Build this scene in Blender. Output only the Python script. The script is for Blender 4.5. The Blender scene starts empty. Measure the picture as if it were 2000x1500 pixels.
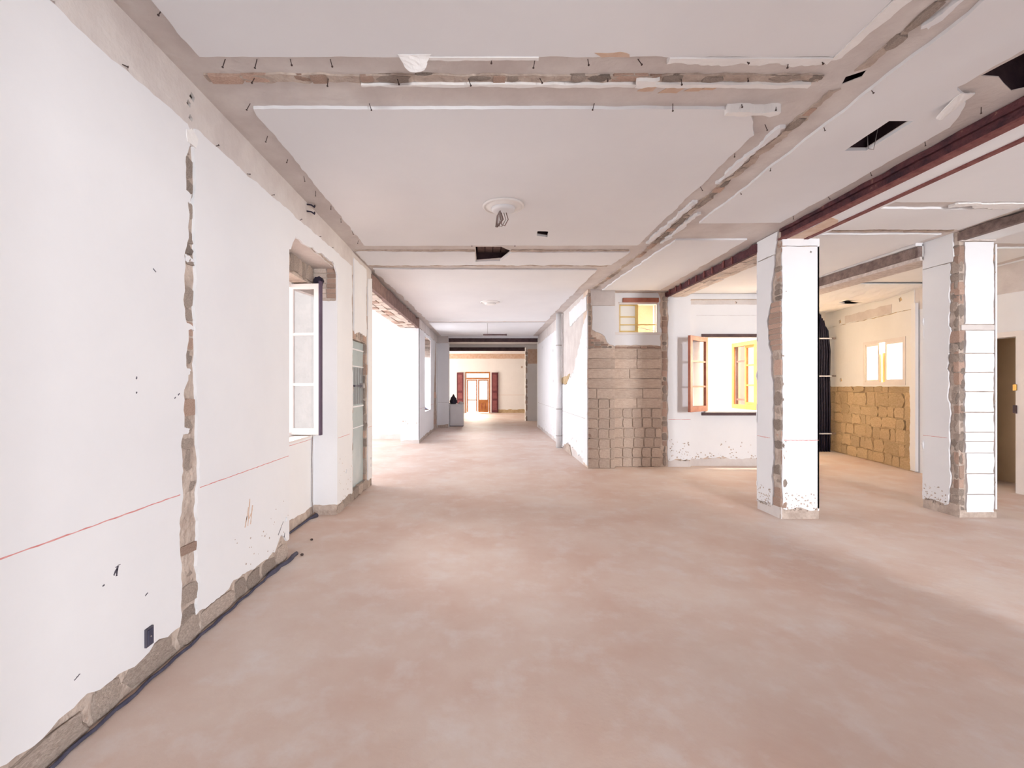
import bpy, bmesh, math, random
from mathutils import Vector, Matrix
from mathutils.geometry import tessellate_polygon

random.seed(7)
S = bpy.context.scene
COL = S.collection

# ------------------------------------------------------------------ camera
CAMZ = 1.6
cd = bpy.data.cameras.new('camera'); cam = bpy.data.objects.new('camera', cd); COL.objects.link(cam)
cam.location = (0, 0, CAMZ); cam.rotation_euler = (math.radians(90), 0, 0)
cd.sensor_width = 36; cd.lens = 889 / 2000 * 36
cd.shift_x = 0.025; cd.shift_y = 0.001
cd.clip_start = 0.05; cd.clip_end = 200
S.camera = cam

# ------------------------------------------------------------------ world, lights, exposure
w = bpy.data.worlds.new('World'); S.world = w; w.use_nodes = True
bg = w.node_tree.nodes['Background']
bg.inputs[0].default_value = (1.0, 0.97, 0.95, 1); bg.inputs[1].default_value = 1.5
S.view_settings.view_transform = 'Standard'; S.view_settings.look = 'None'
S.view_settings.gamma = 1.0; S.view_settings.use_curve_mapping = False
S.view_settings.exposure = 0.42


def area(name, loc, target, sx, sy, power, col):
    l = bpy.data.lights.new(name, 'AREA'); l.shape = 'RECTANGLE'; l.size = sx; l.size_y = sy
    l.energy = power; l.color = col
    o = bpy.data.objects.new(name, l); COL.objects.link(o); o.location = loc
    d = Vector(target) - Vector(loc)
    o.rotation_euler = d.to_track_quat('-Z', 'Y').to_euler()
    return o


# daylight coming in through the openings of the place
area('daylight_left_room_offscreen', (-6.75, 10.0, 1.75), (0, 10.0, 1.6), 4.0, 2.5, 290, (0.93, 0.96, 1.0))
area('daylight_left_window', (-4.7, 5.7, 2.4), (-1.0, 4.8, 1.2), 1.5, 1.7, 200, (1.0, 0.97, 0.97))
area('daylight_far_niche', (-2.62, 14.28, 1.65), (0, 14.28, 1.5), 1.3, 1.6, 125, (0.97, 0.97, 1.0))
area('daylight_balcony_right_offscreen', (5.7, -7.0, 2.3), (4.4, 5, 1.2), 1.1, 2.0, 900, (0.97, 0.98, 1.0))
area('daylight_balcony_rear_offscreen', (2.3, -3.2, 1.4), (2.7, 5, 1.6), 1.9, 2.4, 20, (0.72, 0.82, 1.0))
area('daylight_lightwell', (3.9, 9.75, 7.7), (3.9, 9.75, 0), 3.2, 1.1, 3600, (1.0, 0.93, 0.80))
area('daylight_side_window', (9.6, 9.1, 2.1), (7.0, 9.6, 1.5), 1.3, 1.0, 1500, (1.0, 0.80, 0.54))
area('daylight_far_door', (-0.5, 28.2, 1.4), (-0.5, 20, 1.0), 1.6, 2.3, 560, (1.0, 0.86, 0.70))
area('daylight_far_room_offscreen', (-5.5, 23.5, 1.5), (0, 23.5, 1.3), 2.2, 2.2, 240, (1.0, 0.87, 0.74))


# ------------------------------------------------------------------ materials
def mat(name, c1, c2=None, scale=4.0, rough=0.8, bump=0.0, bscale=30.0, metal=0.0, c3=None, lo=0.35, hi=0.7,
        rnd=0.0, spec=0.3, detail=6.0):
    m = bpy.data.materials.new(name); m.use_nodes = True
    nt = m.node_tree; b = nt.nodes['Principled BSDF']
    b.inputs['Roughness'].default_value = rough; b.inputs['Metallic'].default_value = metal
    b.inputs['Specular IOR Level'].default_value = spec
    tc = nt.nodes.new('ShaderNodeTexCoord')
    col = None
    if c2 is not None:
        n = nt.nodes.new('ShaderNodeTexNoise'); n.inputs['Scale'].default_value = scale
        n.inputs['Detail'].default_value = detail; n.inputs['Roughness'].default_value = 0.6
        nt.links.new(tc.outputs['Object'], n.inputs['Vector'])
        r = nt.nodes.new('ShaderNodeValToRGB')
        r.color_ramp.elements[0].position = lo; r.color_ramp.elements[0].color = (*c1, 1)
        r.color_ramp.elements[1].position = hi; r.color_ramp.elements[1].color = (*c2, 1)
        if c3:
            e = r.color_ramp.elements.new(min(0.97, hi + 0.1)); e.color = (*c3, 1)
        nt.links.new(n.outputs['Fac'], r.inputs['Fac'])
        col = r.outputs['Color']
        if rnd:
            oi = nt.nodes.new('ShaderNodeObjectInfo')
            mr = nt.nodes.new('ShaderNodeMapRange')
            mr.inputs[3].default_value = 1 - rnd; mr.inputs[4].default_value = 1 + rnd
            nt.links.new(oi.outputs['Random'], mr.inputs[0])
            hs = nt.nodes.new('ShaderNodeHueSaturation')
            nt.links.new(mr.outputs[0], hs.inputs['Value'])
            nt.links.new(col, hs.inputs['Color']); col = hs.outputs['Color']
        nt.links.new(col, b.inputs['Base Color'])
    else:
        b.inputs['Base Color'].default_value = (*c1, 1)
    if bump:
        n2 = nt.nodes.new('ShaderNodeTexNoise'); n2.inputs['Scale'].default_value = bscale
        n2.inputs['Detail'].default_value = 5
        nt.links.new(tc.outputs['Object'], n2.inputs['Vector'])
        bp = nt.nodes.new('ShaderNodeBump'); bp.inputs['Strength'].default_value = bump
        bp.inputs['Distance'].default_value = 0.02
        nt.links.new(n2.outputs['Fac'], bp.inputs['Height'])
        nt.links.new(bp.outputs['Normal'], b.inputs['Normal'])
    return m


M = {}
M['plaster'] = mat('white_plaster', (0.81, 0.81, 0.835), (0.85, 0.85, 0.87), 1.3, 0.85, 0.12, 9)
M['ceil_white'] = mat('white_ceiling_plaster', (0.81, 0.81, 0.835), (0.85, 0.85, 0.87), 0.9, 0.9, 0.10, 7)
M['bright'] = mat('fresh_plaster_edge', (0.88, 0.86, 0.85), (0.92, 0.90, 0.89), 6, 0.9, 0.3, 30)
M['scar'] = mat('bare_beige_plaster', (0.63, 0.57, 0.55), (0.74, 0.69, 0.665), 3.0, 0.92, 0.35, 22, c3=(0.62, 0.50, 0.42))
M['mortar'] = mat('old_mortar', (0.43, 0.34, 0.29), (0.65, 0.55, 0.48), 9.0, 0.95, 0.9, 28, c3=(0.66, 0.57, 0.50))
M['stone'] = mat('rubble_stone', (0.47, 0.37, 0.31), (0.72, 0.61, 0.54), 14.0, 0.95, 0.9, 40, rnd=0.25)
M['brick'] = mat('red_brick', (0.54, 0.35, 0.27), (0.72, 0.54, 0.45), 14.0, 0.92, 0.7, 45, rnd=0.22)
M['palebrick'] = mat('limewashed_brick', (0.70, 0.50, 0.38), (0.86, 0.76, 0.69), 12.0, 0.92, 0.6, 40, rnd=0.12, lo=0.3, hi=0.55)
M['tilebed'] = mat('tile_bed_mortar', (0.64, 0.495, 0.405), (0.79, 0.665, 0.565), 7.0, 0.95, 0.7, 35, rnd=0.10, c3=(0.72, 0.62, 0.53))
M['joint'] = mat('tile_joint', (0.64, 0.495, 0.405), (0.79, 0.665, 0.565), 10, 0.95, 0.6, 40)
M['ochre'] = mat('ochre_mortar', (0.54, 0.39, 0.22), (0.69, 0.53, 0.34), 8.0, 0.95, 0.8, 30, rnd=0.13)
M['ochre_joint'] = mat('ochre_joint', (0.54, 0.39, 0.22), (0.69, 0.53, 0.34), 10, 0.95, 0.7, 40)
M['rust'] = mat('rusted_iron', (0.045, 0.012, 0.022), (0.13, 0.038, 0.044), 9.0, 0.7, 0.8, 40, c3=(0.42, 0.24, 0.17), hi=0.66, spec=0.4)
M['rustlight'] = mat('red_lead_iron', (0.17, 0.05, 0.05), (0.27, 0.10, 0.09), 12.0, 0.7, 0.4, 40)
M['greybeam'] = mat('encrusted_iron', (0.16, 0.11, 0.10), (0.32, 0.24, 0.215), 10.0, 0.85, 0.9, 35, c3=(0.40, 0.26, 0.18))
M['brownbeam'] = mat('brown_iron', (0.19, 0.12, 0.11), (0.34, 0.23, 0.20), 6.0, 0.85, 0.7, 35)
M['wood_red'] = mat('red_brown_wood', (0.29, 0.085, 0.055), (0.40, 0.15, 0.095), 5.0, 0.5, 0.15, 30)
M['wood_orange'] = mat('varnished_wood', (0.36, 0.14, 0.045), (0.48, 0.21, 0.075), 5.0, 0.45, 0.15, 30)
M['wood_yellow'] = mat('yellow_wood', (0.72, 0.50, 0.16), (0.80, 0.59, 0.24), 5.0, 0.5, 0.1, 30)
M['wood_dark'] = mat('dark_wood', (0.075, 0.045, 0.05), (0.14, 0.085, 0.085), 6.0, 0.6, 0.3, 30)
M['maroon'] = mat('maroon_painted_wood', (0.11, 0.028, 0.04), (0.16, 0.05, 0.058), 5.0, 0.55, 0.15, 30)
M['white_wood'] = mat('white_painted_wood', (0.77, 0.72, 0.70), (0.82, 0.77, 0.75), 4.0, 0.5, 0.05, 30)
M['maroon_light'] = mat('worn_maroon_paint', (0.20, 0.06, 0.065), (0.27, 0.10, 0.10), 5.0, 0.5, 0.1, 30)
M['purple_edge'] = mat('violet_grey_edge', (0.075, 0.05, 0.085), (0.11, 0.075, 0.12), 4.0, 0.6, 0.1, 30)  # dark violet tone for the free edge of the open leaf
M['blue_paint'] = mat('pale_blue_gloss_paint', (0.44, 0.52, 0.54), (0.52, 0.60, 0.61), 3.0, 0.18, 0.05, 20, spec=0.6)
M['black'] = mat('black_plastic', (0.014, 0.011, 0.024), (0.03, 0.024, 0.045), 8, 0.5, 0.1, 40)
M['darkgrey'] = mat('dark_grey_plastic', (0.075, 0.07, 0.095), (0.11, 0.10, 0.13), 8, 0.5, 0.05, 40)
M['cable'] = mat('dark_blue_cable', (0.05, 0.05, 0.085), (0.10, 0.095, 0.14), 10, 0.6, 0.1, 40)
M['wire'] = mat('grey_wire', (0.30, 0.26, 0.25), (0.45, 0.40, 0.38), 20, 0.5)
M['nail'] = mat('dark_nail', (0.055, 0.04, 0.04), (0.12, 0.08, 0.07), 30, 0.6, metal=0.3)
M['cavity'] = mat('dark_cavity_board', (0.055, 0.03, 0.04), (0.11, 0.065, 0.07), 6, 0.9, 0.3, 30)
M['pipe'] = mat('white_pvc', (0.80, 0.80, 0.82), (0.84, 0.84, 0.86), 3, 0.4)
M['appliance'] = mat('white_enamel', (0.72, 0.70, 0.71), (0.76, 0.74, 0.75), 3, 0.35)
M['chalk'] = mat('red_chalk', (0.62, 0.20, 0.19), (0.76, 0.44, 0.42), 18, 0.9)
M['cream'] = mat('cream_render', (0.82, 0.77, 0.68), (0.86, 0.82, 0.74), 3, 0.9, 0.2, 20)
M['warmwall'] = mat('warm_white_wall', (0.81, 0.80, 0.79), (0.85, 0.84, 0.83), 1.5, 0.9, 0.15, 12)
M['taupe'] = mat('taupe_render', (0.27, 0.21, 0.155), (0.32, 0.25, 0.19), 3, 0.9, 0.2, 20)
M['brass'] = mat('brass', (0.45, 0.30, 0.10), (0.55, 0.38, 0.15), 10, 0.35, metal=0.8)
M['beigedoor'] = mat('beige_door_paint', (0.72, 0.54, 0.35), (0.78, 0.60, 0.40), 2, 0.7, 0.05, 20)
M['sack'] = mat('grey_sack', (0.50, 0.46, 0.45), (0.62, 0.58, 0.56), 10, 0.9, 0.4, 30)
M['stain'] = mat('ochre_stain', (0.62, 0.42, 0.30), (0.72, 0.56, 0.46), 9, 0.9, 0.2, 25)
M['peel'] = mat('peeling_plaster', (0.55, 0.47, 0.43), (0.75, 0.68, 0.65), 18, 0.9, 0.5, 40)
M['frost'] = mat('frosted_glass', (0.86, 0.84, 0.76), (0.90, 0.88, 0.82), 3, 0.4)


def glass(name, tint=(0.97, 0.98, 1.0), tr=0.75):
    m = bpy.data.materials.new(name); m.use_nodes = True; nt = m.node_tree
    for n in list(nt.nodes): nt.nodes.remove(n)
    out = nt.nodes.new('ShaderNodeOutputMaterial'); mx = nt.nodes.new('ShaderNodeMixShader')
    t = nt.nodes.new('ShaderNodeBsdfTransparent'); g = nt.nodes.new('ShaderNodeBsdfGlossy')
    t.inputs[0].default_value = (*tint, 1); g.inputs['Roughness'].default_value = 0.05
    mx.inputs[0].default_value = 1 - tr
    nt.links.new(t.outputs[0], mx.inputs[1]); nt.links.new(g.outputs[0], mx.inputs[2])
    nt.links.new(mx.outputs[0], out.inputs[0])
    return m


M['glass'] = glass('clear_glass', tr=0.82)
M['glass_refl'] = glass('reflecting_glass', (0.93, 0.91, 0.93), 0.68)


def floor_material():
    m = bpy.data.materials.new('dusty_screed'); m.use_nodes = True; nt = m.node_tree
    b = nt.nodes['Principled BSDF']; b.inputs['Roughness'].default_value = 0.62
    b.inputs['Specular IOR Level'].default_value = 0.35
    tc = nt.nodes.new('ShaderNodeTexCoord')

    def noise(sc, det, ro=0.55):
        n = nt.nodes.new('ShaderNodeTexNoise'); n.inputs['Scale'].default_value = sc
        n.inputs['Detail'].default_value = det; n.inputs['Roughness'].default_value = ro
        nt.links.new(tc.outputs['Object'], n.inputs['Vector']); return n
    n1 = noise(0.9, 7, 0.62); n2 = noise(3.2, 8, 0.65)
    r1 = nt.nodes.new('ShaderNodeValToRGB')
    r1.color_ramp.elements[0].position = 0.33; r1.color_ramp.elements[0].color = (0.655, 0.475, 0.395, 1)
    r1.color_ramp.elements[1].position = 0.68; r1.color_ramp.elements[1].color = (0.75, 0.64, 0.575, 1)
    nt.links.new(n1.outputs['Fac'], r1.inputs['Fac'])
    r2 = nt.nodes.new('ShaderNodeValToRGB')
    r2.color_ramp.elements[0].position = 0.50; r2.color_ramp.elements[0].color = (0, 0, 0, 1)
    r2.color_ramp.elements[1].position = 0.72; r2.color_ramp.elements[1].color = (1, 1, 1, 1)
    nt.links.new(n2.outputs['Fac'], r2.inputs['Fac'])
    mx = nt.nodes.new('ShaderNodeMix'); mx.data_type = 'RGBA'
    sc = nt.nodes.new('ShaderNodeMath'); sc.operation = 'MULTIPLY'; sc.inputs[1].default_value = 0.6
    nt.links.new(r2.outputs['Color'], sc.inputs[0]); nt.links.new(sc.outputs[0], mx.inputs[0])
    nt.links.new(r1.outputs['Color'], mx.inputs[6]); mx.inputs[7].default_value = (0.78, 0.72, 0.695, 1)
    # round trowel / footprint-like pale rings
    v = nt.nodes.new('ShaderNodeTexVoronoi'); v.inputs['Scale'].default_value = 4.0
    v.inputs['Randomness'].default_value = 1.0
    nt.links.new(tc.outputs['Object'], v.inputs['Vector'])
    r3 = nt.nodes.new('ShaderNodeValToRGB')
    r3.color_ramp.elements[0].position = 0.16; r3.color_ramp.elements[0].color = (1, 1, 1, 1)
    r3.color_ramp.elements[1].position = 0.34; r3.color_ramp.elements[1].color = (0, 0, 0, 1)
    nt.links.new(v.outputs['Distance'], r3.inputs['Fac'])
    s3 = nt.nodes.new('ShaderNodeMath'); s3.operation = 'MULTIPLY'
    n4 = noise(1.7, 3); nt.links.new(r3.outputs['Color'], s3.inputs[0])
    r4 = nt.nodes.new('ShaderNodeValToRGB')
    r4.color_ramp.elements[0].position = 0.5; r4.color_ramp.elements[0].color = (0, 0, 0, 1)
    r4.color_ramp.elements[1].position = 0.7; r4.color_ramp.elements[1].color = (0.45, 0.45, 0.45, 1)
    nt.links.new(n4.outputs['Fac'], r4.inputs['Fac']); nt.links.new(r4.outputs['Color'], s3.inputs[1])
    mx2 = nt.nodes.new('ShaderNodeMix'); mx2.data_type = 'RGBA'
    nt.links.new(s3.outputs[0], mx2.inputs[0]); nt.links.new(mx.outputs[2], mx2.inputs[6])
    mx2.inputs[7].default_value = (0.75, 0.67, 0.64, 1)
    nt.links.new(mx2.outputs[2], b.inputs['Base Color'])
    n3 = noise(18, 6); bp = nt.nodes.new('ShaderNodeBump'); bp.inputs['Strength'].default_value = 0.22
    bp.inputs['Distance'].default_value = 0.012
    nt.links.new(n3.outputs['Fac'], bp.inputs['Height']); nt.links.new(bp.outputs['Normal'], b.inputs['Normal'])
    return m


M['floor'] = floor_material()


# ------------------------------------------------------------------ mesh helpers
def link(o, parent=None):
    COL.objects.link(o)
    if parent is not None:
        o.parent = parent
        base = Vector(parent.get('_base', (0, 0, 0)))
        o.matrix_parent_inverse = Matrix.Translation(-base)
    return o


def mesh(name, verts, faces, m, parent=None, smooth=False):
    me = bpy.data.meshes.new(name); me.from_pydata([tuple(v) for v in verts], [], faces)
    bm = bmesh.new(); bm.from_mesh(me); bmesh.ops.recalc_face_normals(bm, faces=bm.faces)
    bm.to_mesh(me); bm.free()
    if smooth:
        for p in me.polygons: p.use_smooth = True
    me.materials.append(m)
    return link(bpy.data.objects.new(name, me), parent)


class MB:
    def __init__(s): s.v = []; s.f = []

    def box(s, x0, x1, y0, y1, z0, z1):
        n = len(s.v)
        s.v += [(x0, y0, z0), (x1, y0, z0), (x1, y1, z0), (x0, y1, z0), (x0, y0, z1), (x1, y0, z1), (x1, y1, z1), (x0, y1, z1)]
        s.f += [tuple(n + i for i in q) for q in ((0, 3, 2, 1), (4, 5, 6, 7), (0, 1, 5, 4), (1, 2, 6, 5), (2, 3, 7, 6), (3, 0, 4, 7))]
        return s

    def hexa(s, p):       # 8 points: bottom quad then top quad
        n = len(s.v); s.v += [tuple(q) for q in p]
        s.f += [tuple(n + i for i in q) for q in ((0, 3, 2, 1), (4, 5, 6, 7), (0, 1, 5, 4), (1, 2, 6, 5), (2, 3, 7, 6), (3, 0, 4, 7))]
        return s

    def tube(s, pts, r, n=8):
        pts = [Vector(p) for p in pts]; b = len(s.v)
        for i, p in enumerate(pts):
            t = (pts[min(i + 1, len(pts) - 1)] - pts[max(i - 1, 0)]).normalized()
            a = t.orthogonal().normalized() if i == 0 else (a - t * a.dot(t)).normalized()
            c = t.cross(a)
            rr = r[i] if isinstance(r, (list, tuple)) else r
            for k in range(n):
                g = 2 * math.pi * k / n
                s.v.append(tuple(p + a * (rr * math.cos(g)) + c * (rr * math.sin(g))))
        for i in range(len(pts) - 1):
            for k in range(n):
                k2 = (k + 1) % n
                s.f.append((b + i * n + k, b + i * n + k2, b + (i + 1) * n + k2, b + (i + 1) * n + k))
        s.f.append(tuple(b + k for k in range(n))); e = b + (len(pts) - 1) * n
        s.f.append(tuple(e + k for k in range(n)))
        return s

    def lathe(s, cx, cy, prof, n=40):   # prof: (r, z) list
        b = len(s.v)
        for r, z in prof:
            for k in range(n):
                g = 2 * math.pi * k / n; s.v.append((cx + r * math.cos(g), cy + r * math.sin(g), z))
        for i in range(len(prof) - 1):
            for k in range(n):
                k2 = (k + 1) % n
                s.f.append((b + i * n + k, b + i * n + k2, b + (i + 1) * n + k2, b + (i + 1) * n + k))
        s.f.append(tuple(b + k for k in range(n))); e = b + (len(prof) - 1) * n
        s.f.append(tuple(e + k for k in range(n)))
        return s

    def build(s, name, m, parent=None, smooth=False):
        return mesh(name, s.v, s.f, m, parent, smooth)


def box(name, x0, x1, y0, y1, z0, z1, m, parent=None, bevel=0.0):
    o = MB().box(x0, x1, y0, y1, z0, z1).build(name, m, parent)
    if bevel:
        bm = bmesh.new(); bm.from_mesh(o.data)
        bmesh.ops.bevel(bm, geom=bm.edges[:], offset=bevel, segments=2, affect='EDGES', profile=0.5)
        bm.to_mesh(o.data); bm.free()
    return o


def tag(o, label, cat, group=None):
    o['label'] = label; o['category'] = cat
    if group: o['group'] = group
    return o


def struct(o, label=None):
    o['kind'] = 'structure'
    if label: o['label'] = label
    return o


def thing(name, base, label, cat, group=None):
    o = bpy.data.objects.new(name, None); o.location = base; o['_base'] = list(base)
    o.empty_display_size = 0.1
    COL.objects.link(o); return tag(o, label, cat, group)


def jag(pts, step=0.035):
    """pts: (u, v, amp): the edge leaving each point is torn by amp"""
    out = []
    n = len(pts)
    for i in range(n):
        u0, v0, a = pts[i]; u1, v1, _ = pts[(i + 1) % n]
        out.append((u0, v0))
        if a <= 0: continue
        L = math.hypot(u1 - u0, v1 - v0); k = max(2, min(160, int(L / step)))
        nx, ny = -(v1 - v0) / L, (u1 - u0) / L
        r = [random.uniform(-1, 1) for _ in range(k + 2)]; big = [random.uniform(-1, 1) for _ in range(k // 5 + 3)]
        for j in range(1, k):
            t = j / k
            bj = j / 5; q = int(bj); fq = bj - q; fq = fq * fq * (3 - 2 * fq)
            o = a * (0.45 * (r[j] * 0.6 + r[j + 1] * 0.4) + 0.75 * (big[q] * (1 - fq) + big[q + 1] * fq))
            out.append((u0 + (u1 - u0) * t + nx * o, v0 + (v1 - v0) * t + ny * o))
    return out


def panel(name, loops, place, d0, d1, m, parent=None, step=0.035):
    """flat slab with torn edges: loops of (u,v,amp), first the outline, then holes; stands from d0 to d1 off the surface"""
    k_ = {"seam": 1.7, "plaster_lip": 1.8, "plaster_sheet": 1.25, "ceiling_sheet": 1.3}.get(name, 1.0)
    if name in ("seam", "plaster_lip"): step = 0.02
    L = [jag([(a, b, c * k_) for a, b, c in l], step) for l in loops]
    tris = tessellate_polygon([[Vector((p[0], p[1], 0)) for p in l] for l in L])
    flat = [p for l in L for p in l]; n = len(flat)
    v = [place(p[0], p[1], d1) for p in flat] + [place(p[0], p[1], d0) for p in flat]
    f = [tuple(t) for t in tris] + [tuple(n + i for i in reversed(t)) for t in tris]
    b = 0
    for l in L:
        k = len(l)
        for i in range(k):
            j = (i + 1) % k
            f.append((b + i, b + j, n + b + j, n + b + i))
        b += k
    return mesh(name, v, f, m, parent)


def FX(X, s): return lambda u, v, d: Vector((X + s * d, u, v))       # wall of constant X, u = y, v = z
def FY(Y): return lambda u, v, d: Vector((u, Y - d, v))              # wall facing the camera, u = x, v = z
def FYB(Y): return lambda u, v, d: Vector((u, Y + d, v))


def rect(u0, u1, v0, v1, l=0, b=0, r=0, t=0):      # torn amounts for left, bottom, right, top edges
    return [(u0, v0, b), (u1, v0, r), (u1, v1, t), (u0, v1, l)]


def pit(u, v, k):
    return [(u - k, v - k * .5, .003), (u + k * .5, v - k, .003), (u + k, v + k * .4, .003), (u - k * .3, v + k, .003)]


def rough_mesh(name, m, seed, jit=0.10, rnd=True, k3=0.95, k2=0.985):
    rs = random.Random(seed); bm = bmesh.new(); bmesh.ops.create_cube(bm, size=1.0)
    bmesh.ops.subdivide_edges(bm, edges=bm.edges[:], cuts=1, use_grid_fill=True)
    for v in bm.verts:
        c = v.co; k = sum(1 for q in c if abs(q) > 0.4)
        sh = {3: 0.80, 2: 0.93, 1: 1.0, 0: 1.0}[k] if rnd else {3: k3, 2: k2, 1: 1.0, 0: 1.0}[k]
        v.co = Vector(q * sh + rs.uniform(-jit, jit) * 0.5 for q in c)
    me = bpy.data.meshes.new(name); bm.to_mesh(me); bm.free(); me.materials.append(m)
    return me


def variants(name, m, n=5, jit=0.12, rnd=True, k3=0.95, k2=0.985): return [rough_mesh(name, m, 11 * i + 3, jit, rnd, k3, k2) for i in range(n)]


STONE = variants('stone', M['stone'], 6, 0.2); BRICK = variants('brick', M['brick'], 5, 0.09, False)
PBRICK = variants('brick', M['palebrick'], 5, 0.07, False)
TILE = variants('tile_bed', M['tilebed'], 6, 0.07, False, .88, .96); BED = variants('tile_bed', M['tilebed'], 4, 0.025, False, .985, .995); OCHRE = variants('stone', M['ochre'], 8, 0.20, False, .90, .97)


def piece(name, me, place, u0, u1, v0, v1, d0, d1, parent, tilt=0.0):
    c = place((u0 + u1) / 2, (v0 + v1) / 2, (d0 + d1) / 2)
    p0 = place(0, 0, 0); eu = (place(1, 0, 0) - p0).normalized(); ev = (place(0, 1, 0) - p0).normalized(); ed = (place(0, 0, 1) - p0).normalized()
    if tilt:
        R = Matrix.Rotation(random.uniform(-tilt, tilt), 3, ed); eu = R @ eu; ev = R @ ev
    o = bpy.data.objects.new(name, me); link(o, parent)
    mx = Matrix.Identity(4)
    for i in range(3):
        mx[i][0] = eu[i] * (u1 - u0); mx[i][1] = ev[i] * (v1 - v0); mx[i][2] = ed[i] * (d1 - d0); mx[i][3] = c[i]
    o.matrix_basis = mx
    return o


def rubble(parent, place, uc, wid, v0, v1, h=(0.09, 0.18), proud=0.008, brick=0.25, seed=1):
    """a torn seam filled with single stones and brick ends"""
    st = random.getstate(); random.seed(seed)
    v = v0
    while v < v1 - 0.03:
        hh = min(random.uniform(*h), v1 - v); c = uc(v) if callable(uc) else uc; ww = wid(v) if callable(wid) else wid
        ww *= random.uniform(0.8, 1.12)
        isb = random.random() < brick
        me = random.choice(BRICK if isb else STONE)
        piece('brick' if isb else 'stone', me, place, c - ww / 2, c + ww / 2, v + 0.004, v + hh - 0.004, -0.055, proud + random.uniform(-0.018, 0.006), parent, 0.05)
        v += hh
    random.setstate(st)


def strip_on(name, place, u0, v0, u1, v1, wdt, m, parent, d=0.0012, n=24, wob=0.0015):
    """thin uneven mark drawn on a surface"""
    L = math.hypot(u1 - u0, v1 - v0); nx, ny = -(v1 - v0) / L, (u1 - u0) / L
    a, b = [], []
    for i in range(n + 1):
        t = i / n; o = random.uniform(-wob, wob); ww = wdt * random.uniform(0.55, 1.15) / 2
        x = u0 + (u1 - u0) * t + nx * o; y = v0 + (v1 - v0) * t + ny * o
        a.append((x + nx * ww, y + ny * ww)); b.append((x - nx * ww, y - ny * ww))
    vs = []
    for i in range(n + 1):
        vs += [place(*a[i], d), place(*b[i], d), place(*a[i], -0.002), place(*b[i], -0.002)]
    f = []
    for i in range(n):
        p, q = 4 * i, 4 * i + 4
        f += [(p, q, q + 1, p + 1), (p, p + 2, q + 2, q), (p + 1, q + 1, q + 3, p + 3), (p + 2, p + 3, q + 3, q + 2)]
    f += [(0, 1, 3, 2), (4 * n, 4 * n + 2, 4 * n + 3, 4 * n + 1)]
    return mesh(name, vs, f, m, parent)


def chips(parent, place, u0, u1, v0, v1, n, smin, smax, m, seed, name='plaster_chip', skew=1.0):
    """small knocked-out spots, one joined part"""
    rs = random.Random(seed); mb = MB()
    for _ in range(n):
        u = rs.uniform(u0, u1); v = v0 + (v1 - v0) * rs.random() ** skew; s = rs.uniform(smin, smax); k = rs.randint(5, 7); ph = rs.random() * 6
        b = len(mb.v); sx = rs.uniform(0.6, 1.5)
        ring = [(u + s * sx * rs.uniform(0.6, 1) * math.cos(ph + 2 * math.pi * i / k), v + s * rs.uniform(0.6, 1) * math.sin(ph + 2 * math.pi * i / k)) for i in range(k)]
        mb.v += [tuple(place(*p, 0.0015)) for p in ring] + [tuple(place(*p, -0.003)) for p in ring]
        mb.f.append(tuple(b + i for i in range(k)))
        for i in range(k):
            j = (i + 1) % k; mb.f.append((b + i, b + j, b + k + j, b + k + i))
    o = mb.build(name, m, parent); o['kind'] = 'stuff'
    return o


LINEZ = 0.945          # height of the red level line
XL, XR = -1.83, 1.93   # hall side walls


def zc(x, y):
    if x < 2.12: return CAMZ + 1.93 - 0.0125 * min(y, 7.3)
    return CAMZ + 1.93 - 0.0125 * min(y, 9.0)


def FC(u, v, d): return Vector((u, v, zc(u, v) - d))


# ------------------------------------------------------------------ floor
fl = panel('floor', [rect(-6.6, 9.4, -3.2, 28.5)], lambda u, v, d: Vector((u, v, d)), -0.15, 0.0, M['floor'])
struct(fl, 'dusty pinkish beige bare screed floor')

# ------------------------------------------------------------------ ceiling
H_small = [(0.615, 5.45, .012), (0.75, 5.47, .012), (0.755, 5.66, .012), (0.625, 5.60, .012)]
H_big = [(-0.145, 6.10, .006), (0.20, 6.10, .01), (0.33, 6.28, .02), (0.22, 6.62, .02), (-0.145, 6.72, .01)]
H_slot = [(2.85, 3.22, .004), (3.02, 3.22, .004), (3.02, 3.62, .004), (2.85, 3.62, .004)]
H_rag = [(3.03, 2.79, .015), (3.05, 2.70, .015), (3.08, 2.58, .015), (3.2, 2.4, .02), (3.46, 2.3, .0), (3.47, 2.88, .02), (3.38, 2.93, .02), (3.25, 2.86, .02), (3.15, 2.80, .02)]
H_crack = [(2.21, 2.80, .01), (2.29, 2.74, .01), (2.31, 2.80, .01), (2.24, 2.87, .01)]


def plain(h): return [(a, b, 0) for a, b, _ in h]


def grow(h, k):
    cx = sum(p[0] for p in h) / len(h); cy = sum(p[1] for p in h) / len(h)
    return [(cx + (p[0] - cx) * k, cy + (p[1] - cy) * k, p[2]) for p in h]


ceil = panel('ceiling', [rect(XL - 0.8, 8.9, -3.0, 7.3), plain(H_small), plain(H_big), plain(H_slot), plain(H_rag), plain(H_crack)], FC, -0.006, 0.0, M['scar'])
struct(ceil, 'stripped white plaster ceiling with beige scars of removed walls')
panel('bare_ceiling', [rect(XL - 0.5, 2.115, 7.3, 17.3)], FC, -0.05, 0.0, M['scar'], ceil)
panel('bare_ceiling', [rect(2.115, 9.2, 7.3, 12.0), [(2.05 + 0.2, 9.16, 0), (5.62, 9.16, 0), (5.62, 11.1, 0), (2.25, 11.1, 0)]], FC, -0.05, 0.0, M['scar'], ceil)


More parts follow.
